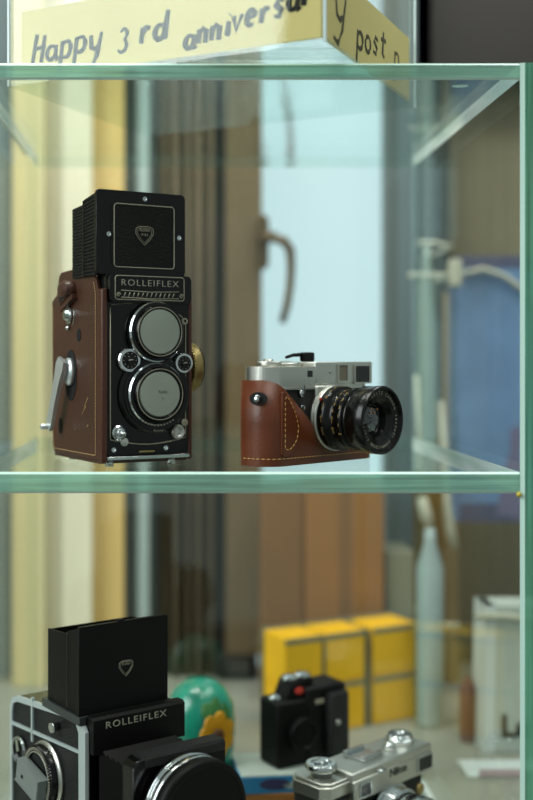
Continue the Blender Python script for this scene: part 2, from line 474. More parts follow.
    mb = MB(); mb.ring((.0325, -.002, .1155), (0, -1, 0), .0014, .0026, .0012, 0, 20)
    mb.build('lug_ring', M['silver_line'], root)
    mb = MB(); mb.box(-.0365, .0365, -.004, .004, .0055, .0082, .0004); mb.build('base_strip', M['chrome'], root)
    mb = MB(); mb.box(-.0085, .0055, -.0028, -.001, .0106, .0120, .0003)
    mb.build('latch', M['brass'], root)
    for x in (-.0315, .0235):
        for yy in (.004, .078):
            mb = MB(); mb.lathe([(0, 0), (.0034, 0), (.0034, .004), (.0026, .0046), (.0026, .0060), (0, .0060)], (x, yy, 0.0002), (0, 0, 1), 20)
            mb.build('foot', M['chrome'], root)
    # hood
    mb = MB(); x0, x1 = -.0440, .0345
    mb.prism(rrect(x0, x1, .1515, .2180, .0028), 'xz', .0005, .0045, 0, .0008)
    mb.prism(rrect(x0+.012, x1-.009, .159, .2085, .003), 'xz', .0001, .001, 1)
    lid = mb.build('hood_lid', [M['black'], M['skin_fine']], root)
    mb = MB(); mb.tube([(a, .0002, b) for a, b in rrect(-.0290, .0243, .1575, .2075, .0028, 5)], .0005, 0, 6, True)
    mb.build('silver_outline', M['silver_line'], lid)
    mb = MB(); heart(mb, -.0025, -.0002, .1850, .0150, 0, .00028)
    mb.text('Rollei', .0040, TF(-.0025, -.0002, .1878), ext=.0001); mb.text('F+H', .0032, TF(-.0025, -.0002, .1838), ext=.0001)
    mb.build('heart_emblem', M['silver_line'], lid)
    for x, z in ((-.0022, .2125), (-.0338, .1830), (.0287, .1830)):
        mb = MB(); mb.lathe([(0, .0003), (.0007, .0004), (.0011, .0009), (.0019, .0009), (.0022, 0), (0, 0)], (x, .0005, z), (0, -1, 0), 18)
        mb.build('screw', M['chrome'], lid)
    def ribbed(xw, y0, y1, z0, z1a, z1b, s_):
        b = MB(); n = 22
        for k in range(n):
            t0 = k/n; t1 = (k+.72)/n
            za0 = z0+(z1a-z0)*t0; za1 = z0+(z1a-z0)*t1; zb1 = z0+(z1b-z0)*t1; zb0 = z0+(z1b-z0)*t0
            A = [(y0, za0), (y1, zb0), (y1, zb1), (y0, za1)]
            b.prism(A, 'yz', xw, xw+s_*.0009)
        b.prism([(y0, z0), (y1, z0), (y1, z1b), (y0, z1a)], 'yz', xw, xw-s_*.0012)
        return b
    for s_, xw in ((-1, x0+.0015), (1, x1-.0015)):
        ribbed(xw, .0045, .0275, .1510, .2160, .2130, s_).build('hood_side', M['skin_fine'], root)
        ribbed(xw+(-s_)*.0015, .0285, .0550, .1510, .2100, .2085, s_).build('hood_side', M['skin_fine'], root)
        b = MB(); b.box(min(xw, xw+s_*.0012), max(xw, xw+s_*.0012), .0270, .0292, .1510, .2118); b.build('hood_hinge', M['black'], root)
    b = MB(); b.box(x0+.003, x1-.003, .0535, .0555, .1510, .2080); b.build('hood_back', M['black_matte'], root)
    b = MB(); b.box(-.036, .0355, .004, .088, .1495, .1525, .001); b.build('top_plate', M['black'], root)
    # leather half case
    mb = MB()
    side = [(.003, .0045), (.100, .0045), (.104, .012), (.105, .135), (.0925, .139), (.0890, .1555), (.084, .1585), (.030, .1600), (.012, .1500), (.008, .140), (.003, .1385)]
    mb.prism(side, 'yz', -.0400, -.0368, 0, .0008)
    mb.prism(side, 'yz', .0368, .0400, 0, .0008)
    mb.box(-.0385, .0385, .1010, .1040, .0045, .138, .0008)
    mb.box(-.0385, .0385, .006, .1020, .0022, .0050)
    lc = mb.build('leather_case', M['leather'], root)
    mb = MB(); mb.box(-.0412, -.0362, -.0035, .0040, .0035, .1400, .0012)
    mb.box(.0362, .0395, -.0025, .0040, .0035, .1400, .0012)
    mb.build('case_edge_strip', M['leather_edge'], lc)
    mb = MB()
    xs = -.0403
    stitches(mb, [(xs, .0145, .146), (xs, .0110, .137), (xs, .0110, .0085), (xs, .099, .0085), (xs, .1015, .016), (xs, .1020, .130)], .0017, .0007, .00042)
    mb.build('stitching', M['thread'], lc)
    mb = MB()   # moulded bulge over the film knob
    mb.lathe([(.0125, 0), (.0122, .004), (.0105, .0075), (.006, .009), (0, .0093)], (-.0398, .064, .143), (-1, 0, 0), 32, 0, (1.0, .62))
    mb.obox((-.0415, .062, .1330), (0, .9, -.35), (1, 0, 0), (0, .35, .9), .0135, .0024, .0035, 0, .001)
    mb.build('knob_cover', M['leather'], lc)
    mb = MB(); mb.obox((-.0437, .066, .1372), (0, .97, -.24), (1, 0, 0), (0, .24, .97), .0105, .0012, .0022); mb.build('case_opening', M['hole'], lc)
    mb = MB()
    mb.lathe([(.0001, 0), (.0042, 0), (.0042, .0006), (0, .0006)], (-.0398, .045, .1045), (-1, 0, 0), 24, 0, (1, 1.25)); mb.build('case_opening', M['hole'], lc)
    mb = MB()
    mb.lathe([(.0001, 0), (.0125, 0), (.0125, .0006), (0, .0006)], (-.0399, .062, .0715), (-1, 0, 0), 40, 0, (1, 1.7)); mb.build('case_opening', M['hole'], lc)
    mb = MB()
    mb.lathe([(.0001, 0), (.0040, 0), (.0040, .0006), (0, .0006)], (-.0398, .085, .0285), (-1, 0, 0), 20, 0, (1, 1.7))
    mb.build('case_opening', M['hole'], lc)
    mb = MB()
    for a, b_ in (((.034, .046), (.026, .054)), ((.038, .040), (.030, .047)), ((.028, .030), (.026, .032))):
        mb.tube([(xs+.0001, a[0], a[1]), (xs+.0001, b_[0], b_[1])], .0003, 0, 5)
    mb.build('scratch', M['thread'], lc)
    mb = MB()
    mb.lathe([(0, 0), (.0055, 0), (.0055, .002), (.0035, .0025), (.0030, .0055), (0, .006)], (-.0400, .064, .1215), (-1, 0, 0), 24, 0, (1, 1.4))
    mb.lathe([(0, 0), (.0016, .0002), (.0020, .0018), (0, .003)], (-.0403, .066, .1110), (-1, 0, 0), 12)
    mb.tube([(-.0412, .056, .113), (-.0412, .052, .119), (-.0412, .053, .127)], .0005, 0, 6)
    mb.build('strap_lug', M['chrome'], root)
    mb = MB()
    mb.lathe([(0, 0), (.0085, 0), (.0085, .0035), (.0068, .005), (.0060, .0052), (0, .0056)], (-.0404, .060, .0745), (-1, 0, 0), 32, 0, (1, 1.35))
    mb.lathe([(0, 0), (.0052, 0), (.0048, .003), (0, .0036)], (-.0460, .0605, .0790), (-1, 0, 0), 24, 0, (1, 1.2))
    mb.build('crank_hub', M['crank'], root)
    mb = MB()
    P0 = Vector((-.0492, .060, .081)); P1 = Vector((-.0500, .086, .026))
    d = (P1-P0).normalized(); w = Vector((-1, 0, 0)).cross(d).normalized()
    bm = mb.bm; rings = []
    for t, hw, ht in ((-.06, .0060, .0015), (.05, .0078, .002), (.22, .0058, .002), (.6, .0046, .0018), (.9, .0054, .0016), (1.0, .0040, .0014)):
        c = P0.lerp(P1, t); rings.append([bm.verts.new(c+w*a*hw+Vector((b, 0, 0))*ht) for a, b in ((-1, -1), (1, -1), (1, 1), (-1, 1))])
    for A, B in zip(rings, rings[1:]):
        for k in range(4): bm.faces.new((A[k], A[(k+1) % 4], B[(k+1) % 4], B[k]))
    bm.faces.new(rings[0]); bm.faces.new(rings[-1])
    mb.cyl(P1+Vector((.002, -.001, .002)), P1+Vector((-.008, -.001, .002)), .0024, 0, 16, .0004)
    mb.build('winding_crank', M['crank'], root)
    mb = MB()
    mb.lathe([(0, 0), (.013, 0), (.013, .006), (.0195, .007), (.0205, .008), (.0205, .0145), (.0190, .0160), (0, .0165)], (.0400, .026, .078), (1, 0, 0), 96, 0, ribs=1, ribd=.0007, ribseg=(4, 5))
    mb.ring((.0562, .026, .078), (1, 0, 0), .017, .0185, .0010, 1)
    mb.build('focusing_knob', [M['brass'], M['black']], root)
    return root
twin_lens()

# ------------------------------------------------------------------ silver rangefinder in tan half case
def stadium(x0, x1, y0, y1, r, n=10):
    return rrect(x0, x1, y0, y1, r, n)

def rangefinder():
    th = math.radians(43)
    root = thing('rangefinder_camera', 'silver and black rangefinder camera with big black lens in tan leather half case', 'camera', (.1232, .0816, 0.0003), th)
    mb = MB(); mb.prism(stadium(-.070, .061, .002, .034, .0145), 'xy', .003, .0605); mb.build('body', M['skin'], root)
    mb = MB()
    mb.prism(stadium(-.0705, .0615, .0015, .0345, .0148), 'xy', .0600, .0785, 0, .0008)
    mb.prism(stadium(-.0710, .0620, .0010, .0350, .0150), 'xy', .0600, .0622, 0, .0005)
    mb.box(-.014, .0615, .0010, .030, .0640, .0823, .0010)
    tp = mb.build('top_plate', M['satin'], root)
    L0 = -.061
    def win(d0, d1, z0, z1, mat_, name, fr=True, y=.0006):
        b = MB(); b.box(L0+d0, L0+d1, y-.0006, y+.002, z0, z1, .0003); o = b.build(name, mat_, tp)
        if fr:
            f = MB(); f.frame(rrect(L0+d0-.0012, L0+d1+.0012, z0-.0012, z1+.0012, .0005, 2), rrect(L0+d0, L0+d1, z0, z1, .0003, 2), 'xz', y-.0012, y+.001)
            f.build('window_rim', M['satin'], o)
    win(.038, .0430, .0700, .0752, M['window_glass'], 'rangefinder_window', False, .0012)
    win(.0755, .0865, .0665, .0795, M['frosted'], 'frame_window')
    win(.0975, .1165, .0650, .0788, M['window_glass'], 'viewfinder_window')
    mb = MB(); mb.lathe([(0, 0), (.0013, 0), (.0013, .0008), (0, .0014)], (L0+.066, .0010, .0740), (0, -1, 0), 14); mb.build('screw', M['chrome'], tp)
    mb = MB()
    mb.lathe([(0, 0), (.0100, 0), (.0100, .0035), (.0094, .0042), (0, .0042)], (L0+.010, .018, .0785), (0, 0, 1), 64, 0, ribs=1, ribd=.0004, ribseg=(1, 2))
    mb.lathe([(0, 0), (.0040, 0), (.0040, .0060), (0, .0062)], (L0+.0095, .019, .0785), (0, 0, 1), 32)
    mb.build('shutter_speed_dial', M['satin'], tp)
    mb = MB()
    mb.lathe([(0, 0), (.0115, 0), (.0110, .003), (.004, .0045), (0, .0048)], (L0+.033, .020, .0785), (0, 0, 1), 32)
    mb.build('frame_counter', M['satin'], tp)
    mb = MB()   # dark lever standing behind the top plate
    mb.box(.006, .020, .030, .036, .0823, .0905, .0015)
    mb.tube([(.008, .033, .0885), (-.004, .034, .0880), (-.012, .035, .0860)], [.0018, .0015, .0012], 0, 8)
    mb.build('accessory_shoe_fitting', M['black_matte'], root)
    # chrome throat, lens
    cx, cz = L0+.0665, .0360
    mb = MB(); mb.lathe([(0, 0), (.0274, 0), (.0274, .0025), (.0266, .0042), (.0268, .0075), (0, .0075)], (cx, .002, cz), (0, -1, 0), 64)
    mb.box(cx-.021, cx+.021, -.0015, .006, cz, .0630, .002)
    mb.build('lens_mount', M['satin'], root)
    mb = MB()
    prof = [(.0255, .004), (.0262, .006), (.0262, .0135), (.0238, .0150), (.0232, .0225), (.0250, .0235), (.0256, .0290), (.0236, .0300), (.0236, .0330), (.0268, .0350), (.0273, .0510), (.0266, .0520), (.0252, .0520), (.0240, .0490), (.0185, .0470), (.0140, .0440), (.0125, .0400)]
    mb.lathe(prof, (cx, 0, cz), (0, -1, 0), 96, 0, ribs=1, ribd=.0006, ribseg=(5, 6))
    ln = mb.build('lens', M['black'], root)
    mb = MB(); mb.lathe([(.0126, .0400), (.009, .0425), (.0045, .0438), (0, .0442)], (cx, 0, cz), (0, -1, 0), 48); mb.build('front_element', M['lens'], ln)
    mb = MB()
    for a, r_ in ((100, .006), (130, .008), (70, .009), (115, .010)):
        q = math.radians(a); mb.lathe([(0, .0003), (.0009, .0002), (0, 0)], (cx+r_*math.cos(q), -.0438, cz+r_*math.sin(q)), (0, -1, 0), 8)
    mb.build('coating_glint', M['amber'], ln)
    mb = MB()
    def ringtext(s_, a0, step, r_, yy, size, mi=0):
        for k, ch in enumerate(s_):
            a = math.radians(a0-step*k)
            mb.text(ch, size, TF(cx+r_*math.cos(a), yy, cz+r_*math.sin(a), a-PI/2), mi, ext=.0001)
    ringtext('LEITZ CANADA', 118, 8.5, .0215, -.0487, .0036)
    ringtext('2800471', 8, 8, .0215, -.0487, .0034)
    ringtext('SUMMICRON 1:2/35', 305, 8, .0215, -.0487, .0034)
    mb.build('ring_lettering', M['letter'], ln)
    mb = MB()
    for (h, r_, txt, sz, st) in ((.0100, .02635, '22 16 11 8 5.6 4 2.8 2', .0040, 7.5), (.0270, .0257, 'm 1 1.5 3 5', .0038, 8), (.0190, .0237, '20 10 5 3 2 1.5 1', .0036, 7)):
        for k, ch in enumerate(txt):
            if ch == ' ': continue
            a = math.radians(205-st*k)
            n = Vector((math.cos(a), 0, math.sin(a))); tdir = Vector((math.sin(a), 0, -math.cos(a)))
            R = Matrix((( 0, tdir.x, n.x), (-1, 0, 0), (0, tdir.z, n.z))).to_4x4()
            mb.text(ch, sz, Matrix.Translation(Vector((cx, -h, cz))+n*r_) @ R, ext=.0001)
    mb.build('scale_lettering', M['gold_letter'], ln)
    mb = MB(); mb.lathe([(0, 0), (.0014, 0), (.0012, .0010), (0, .0014)], (cx-.0215, -.0055, cz+.0160), (0, -1, 0), 12); mb.build('red_dot', M['red'], root)
    # self timer and knob
    mb = MB()
    mb.lathe([(0, 0), (.0030, 0), (.0030, .003), (.0020, .004), (0, .0045)], (L0+.0285, .0020, .0570), (0, -1, 0), 20)
    mb.obox((L0+.0285, -.0018, .0600), (1, 0, 0), (0, 1, 0), (0, 0, 1), .0013, .001, .004, 0, .0004)
    mb.lathe([(0, 0), (.0022, 0), (.0022, .0025), (0, .003)], (L0+.0300, .0020, .0455), (0, -1, 0), 16)
    mb.build('preview_lever', M['chrome'], root)
    # leather half case shell
    mb = MB(); bm = mb.bm
    def hfun(x, y):
        if y > .030: return .058 if x < -.03 else .050
        d = x-L0
        pts = [(-.02, .0655), (-.010, .0680), (-.002, .0655), (.006, .0600), (.013, .0540), (.022, .0465), (.032, .0385), (.042, .0280), (.050, .0190), (.057, .0125), (.065, .0105), (.078, .012), (.095, .020), (.106, .026), (.116, .026), (.13, .030)]
        f = d
        for (a, b), (c, e) in zip(pts, pts[1:]):
            if a <= f <= c: h = b+(e-b)*(f-a)/(c-a); break
        else: h = .03
        return h
    def per(off, nn):
        base = rrect(-.0720-off, .0625+off, .0-off, .0355+off, .0155+off, 10)
        out = []
        for i in range(len(base)):
            a = Vector(base[i]); b = Vector(base[(i+1) % len(base)])
            k = max(1, int((b-a).length/.003))
            for j in range(k): out.append(a.lerp(b, j/k))
        return out
    Pi_ = per(.0002, 0)
    V = []
    n = len(Pi_)
    cen = Vector((0, .0178))
    for p in Pi_:
        # outward offset
        q = Vector((max(-.057, min(.047, p.x)), .0178)); dr = (p-q).normalized()
        if -.056 < p.x < .046: dr = Vector((0, -1 if p.y < .0178 else 1))
        po = p+dr*.0024
        h = hfun(p.x, p.y)
        V.append([bm.verts.new((p.x, p.y, .0)), bm.verts.new((po.x, po.y, .0)), bm.verts.new((po.x+dr.x*.0003, po.y+dr.y*.0003, h*.5)), bm.verts.new((po.x, po.y, h)), bm.verts.new((p.x, p.y, h))])
    for i in range(n):
        A, B = V[i], V[(i+1) % n]
        for k, m_ in ((0, 1), (1, 0), (2, 0), (3, 1), (4, 0)):
            f = bm.faces.new((A[k], A[(k+1) % 5], B[(k+1) % 5], B[k])); f.material_index = m_; f.smooth = k in (1, 2)
    bm.faces.new([v[1] for v in V]).material_index = 0
    lc = mb.build('leather_case', [M['tan'], M['tan_dark']], root)
    yf = -.0032
    mb = MB()
    # stitched base line all along the front and the left end
    path = []
    for p in [Vector((-.0753, .024)), Vector((-.0753, .018)), Vector((-.0745, .0105)), Vector((-.0705, .0035)), Vector((-.0640, -.0012)), Vector((-.0565, yf)), Vector((.047, yf)), Vector((.058, .0)), Vector((.063, .008))]:
        path.append((p.x, p.y, .0060))
    stitches(mb, path, .0030, .0014, .00038)
    tab = [(a-.008, b) for a, b in [(-.0490, .0530), (-.0470, .0548), (-.0445, .0530), (-.0370, .0420), (-.0330, .0310), (-.0345, .0215), (-.0400, .0150), (-.0455, .0125), (-.0490, .0140)]]
    tb = [(a, yf-.0009, b) for a, b in tab] + [(tab[0][0], yf-.0009, tab[0][1])]
    stitches(mb, tb, .0028, .0014, .00042)
    mb.build('stitching', M['thread_yellow'], lc)
    mb = MB()
    out = [(a-.008, b*.97) for a, b in [(-.0525, .0600), (-.0480, .0595), (-.0400, .0495), (-.0310, .0370), (-.0290, .0260), (-.0320, .0170), (-.0400, .0095), (-.0500, .0075), (-.0525, .0100)]]
    mb.prism(out, 'xz', yf-.0008, yf+.004, 0, .0004)
    mb.build('leather_tab', M['tan'], lc)
    mb = MB()
    nx, ny = -.935, -.355
    c = Vector((-.0738, .0088, .0535))
    mb.lathe([(.0001, .0), (.0064, 0), (.0064, .0010), (0, .0010)], c, (nx, ny, 0), 32, 0, (1.15, .8))
    mb.build('strap_opening', M['hole'], lc)
    mb = MB()
    mb.lathe([(0, .0), (.0016, 0), (.0016, .003), (.0024, .0032), (.0020, .0045), (0, .005)], c+Vector((0, 0, -.0005)), (nx, ny, 0), 20)
    mb.tube([c+Vector((nx*.003, ny*.003, 0))+Vector((ny*.0028*math.cos(a*PI/6), -nx*.0028*math.cos(a*PI/6), .0028*math.sin(a*PI/6))) for a in range(-3, 6)], .0004, 0, 6)
    mb.build('strap_lug', M['chrome'], root)
rangefinder()

# ------------------------------------------------------------------ medium format camera, lower left
def medium_format():
    th = math.radians(34)
    root = thing('medium_format_camera', 'large black medium format camera with chrome trimmed side, open hood and bellows front', 'camera', (-.0345, .0568, ZB1), th)
    W = .0425; DP = .136; H = .168
    mb = MB()
    side = [(.0, .004), (DP, .004), (DP, H-.024), (DP-.006, H-.016), (DP*.9, H-.013), (.02, H-.002), (.004, H-.002), (0, H-.010)]
    mb.prism(side, 'yz', -W+.001, W-.001, 0)
    body = mb.build('body', M['black'], root)
    for x, y in ((-W+.012, .012), (W-.012, .012), (-W+.012, DP-.012), (W-.012, DP-.012)):
        mb = MB(); mb.cyl((x, y, 0.0002), (x, y, .0045), .006); mb.build('foot', M['black_matte'], root)
    # chrome framed side panel
    def scale(pts, o):
        cy = sum(p[0] for p in pts)/len(pts); cz = sum(p[1] for p in pts)/len(pts)
        return [(cy+(p[0]-cy)*(1-o/(.075)), cz+(p[1]-cz)*(1-o/.080)) for p in pts]
    outer = [(.0015, .006), (DP, .006), (DP+.001, H-.026), (DP-.003, H-.017), (DP-.012, H-.0135), (.026, H-.003), (.012, H-.003), (.0015, H-.012)]
    inner = [(.0115, .012), (DP-.004, .012), (DP-.003, H-.029), (DP-.0055, H-.0215), (DP-.013, H-.0180), (.026, H-.0075), (.017, H-.0085), (.0125, H-.0150)]
    mb = MB(); mb.frame(outer, inner, 'yz', -W-.0022, -W+.0015, 0)
    mb.obox((-W-.0012, DP/2+.005, H-.0345), (0, 1, -.078), (1, 0, 0), (0, .078, 1), DP/2-.007, .0012, .0013)
    mb.obox((-W-.0012, .094, H-.026), (0, 0, 1), (1, 0, 0), (0, 1, 0), .0185, .0012, .0013)
    mb.obox((-W-.0012, .080, .055), (0, 1, -.05), (1, 0, 0), (0, .05, 1), .062, .0012, .0013)
    mb.build('side_trim', mat('bright_silver_trim', (188, 200, 200), .35, .25), body)
    mb = MB(); mb.prism(inner, 'yz', -W-.0006, -W+.0015, 0)
    mb.build('side_covering', M['skin'], body)
    mb = MB(); mb.lathe([(0, 0), (.0035, 0), (.0030, .004), (.0040, .0052), (.0040, .0075), (0, .008)], (-W-.0006, .048, H-.0195), (-1, 0, 0), 24)
    mb.build('strap_lug', M['chrome'], body)
    # big focusing knob with grey plate
    kc = (-W-.0006, .066, .104)
    mb = MB()
    mb.lathe([(0, 0), (.0275, 0), (.0275, .0025), (.0262, .0035), (.0262, .0050)], kc, (-1, 0, 0), 64, 1)
    mb.lathe([(.0255, .0035), (.0250, .0095), (.0240, .0105), (.0195, .0110), (.0188, .0090), (0, .0090)], kc, (-1, 0, 0), 120, 0, ribs=1, ribd=.0007, ribseg=(0, 1, 2))
    mb.ring((kc[0]-.0106, kc[1], kc[2]), (-1, 0, 0), .0195, .0205, .0006, 1, 64)
    kn = mb.build('focusing_knob', [M['black'], M['satin']], root)
    mb = MB()
    for k in range(60):
        a = 2*PI*k/60
        mb.obox((kc[0]-.0113, kc[1]+.0226*math.cos(a), kc[2]+.0226*math.sin(a)), (0, math.cos(a), math.sin(a)), (1, 0, 0), (0, -math.sin(a), math.cos(a)), .0011, .0003, .00035)
    for k in range(10):
        a = math.radians(40+k*9)
        mb.obox((kc[0]-.0042, kc[1]+.0258*math.cos(a), kc[2]+.0258*math.sin(a)), (0, math.cos(a), math.sin(a)), (1, 0, 0), (0, -math.sin(a), math.cos(a)), .0006, .0012, .0006)
    mb.build('knob_marks', M['letter'], kn)
    mb = MB(); mb.obox((kc[0]-.0150, kc[1]+.002, kc[2]-.002), (0, .98, .20), (1, 0, 0), (0, -.20, .98), .0195, .0045, .0095, 0, .0006)
    hd = mb.build('knob_grip', M['grey_panel'], kn)
    mb = MB(); mb.lathe([(0, 0), (.0016, 0), (.0016, .0004), (0, .0004)], (kc[0]-.0196, kc[1]+.010, kc[2]-.001), (-1, 0, 0), 14); mb.build('screw', M['hole'], hd)
    # small ring dial behind it
    mb = MB()
    mb.lathe([(0, .001), (.0095, .001), (.0098, .0042), (.0110, .0046), (.0118, .003), (.0118, 0), (0, 0)], (-W-.0006, .116, .110), (-1, 0, 0), 40, mis=[0, 0, 1, 1, 1, 1])
    mb.obox((-W-.004, .117, .114), (0, .3, .95), (1, 0, 0), (0, -.95, .3), .005, .001, .0022, 1)
    mb.build('counter_dial', [M['black'], M['chrome']], root)
    # front
    mb = MB()
    mb.prism([(-.006, .1395), (.004, .1395), (.004, H+.0005), (-.004, H+.0005), (-.006, H-.0015)], 'yz', -W+.001, W+.002, 0, .0004)
    fh = mb.build('front_housing', M['black_matte'], root)
    mb = MB(); mb.text('ROLLEIFLEX', .0074, TF(-.0025, -.0063, H-.0066), sx=1.24, spacing=1.20)
    mb.build('maker_lettering', M['letter'], fh)
    mb = MB(); mb.box(W+.0005, W+.0030, .000, .014, H-.030, H-.002, .001); mb.build('corner_trim', M['satin'], root)
    mb = MB()
    for k in range(5):
        y1 = -.004-k*.0078
        ins = .0035
        mb.prism([(y1, .036), (y1-.0039, .0335), (y1-.0078, .036), (y1-.0078, .1395), (y1-.0039, .1425), (y1, .1395)], 'yz', -.034, .034)
        mb.prism([(-.034, y1), (-.0375, y1-.0039), (-.034, y1-.0078), (.034, y1-.0078), (.0375, y1-.0039), (.034, y1)], 'xy', .036, .1395)
    mb.build('bellows', M['black_matte'], root)
    mb = MB()
    mb.prism(rrect(-.0385, .0455, .030, .1500, .006), 'xz', -.0600, -.0440, 0, .0018)
    mb.prism([(-.0440, .1440), (-.0605, .1440), (-.0605, .1500), (-.0585, .1520), (-.0455, .1520), (-.0440, .1505)], 'yz', -.030, .046, 1, .001)
    mb.build('lens_standard', [M['black'], M['skin']], root)
    mb = MB(); lx, lz = .0035, .112
    mb.lathe([(0, 0), (.036, 0), (.0365, .006)], (lx, -.0605, lz), (0, -1, 0), 72, 1)
    mb.lathe([(.0365, .006), (.0392, .007), (.0398, .0110), (.0385, .0120), (.0385, .0135), (.0398, .0145), (.0398, .0195), (.0388, .0205)], (lx, -.0605, lz), (0, -1, 0), 72, 0)
    ln = mb.build('lens', [M['chrome'], M['black']], root)
    mb = MB(); mb.lathe([(.0385, .0200), (.0400, .0205), (.0400, .0290), (.0388, .0302), (.036, .0306), (.034, .0300), (0, .0300)], (lx, -.0605, lz), (0, -1, 0), 72)
    mb.build('lens_cap', M['black_matte'], ln)
    # hood
    x0, x1 = -.0462, .0370
    mb = MB(); mb.prism(rrect(x0, x1, H-.002, .2370, .0015), 'xz', .0085, .0125, 0, .0006)
    mb.box(-.010, -.004, .009, .0125, .2365, .2385, .0005)
    lid = mb.build('hood_lid', M['black_matte'], root)
    mb = MB(); heart(mb, -.0035, .0080, .2005, .0125, 0, .0003)
    mb.text('Rollei', .0032, TF(-.0035, .0080, .2025), ext=.0001); mb.build('heart_emblem', M['silver_line'], lid)
    for s_, xw in ((-1, x0+.002), (1, x1-.002)):
        for a, b, za, zb in ((.0125, .0300, .2355, .2300), (.0310, .0640, .2275, .2255)):
            m_ = MB(); m_.prism([(a, H-.002), (b, H-.002), (b, zb), (a, za)], 'yz', xw-.0006, xw+.0006); m_.build('hood_side', M['black_matte'], root)
        m_ = MB(); m_.box(xw-.0009, xw+.0009, .0296, .0314, H-.002, .2290); m_.build('hood_hinge', M['black'], root)
    mb = MB(); mb.box(x0+.002, x1-.002, .0625, .0640, H-.002, .2250); mb.build('hood_back', M['black_matte'], root)
    mb = MB(); mb.frame([(x0-.001, .006), (x1+.001, .006), (x1+.001, .070), (x0-.001, .070)], [(x0+.0035, .010), (x1-.0035, .010), (x1-.0035, .0655), (x0+.0035, .0655)], 'xy', H-.0075, H-.0010)
    mb.build('hood_base', mat('grey_hood_base', (70, 76, 76), .35, .5), root)
medium_format()

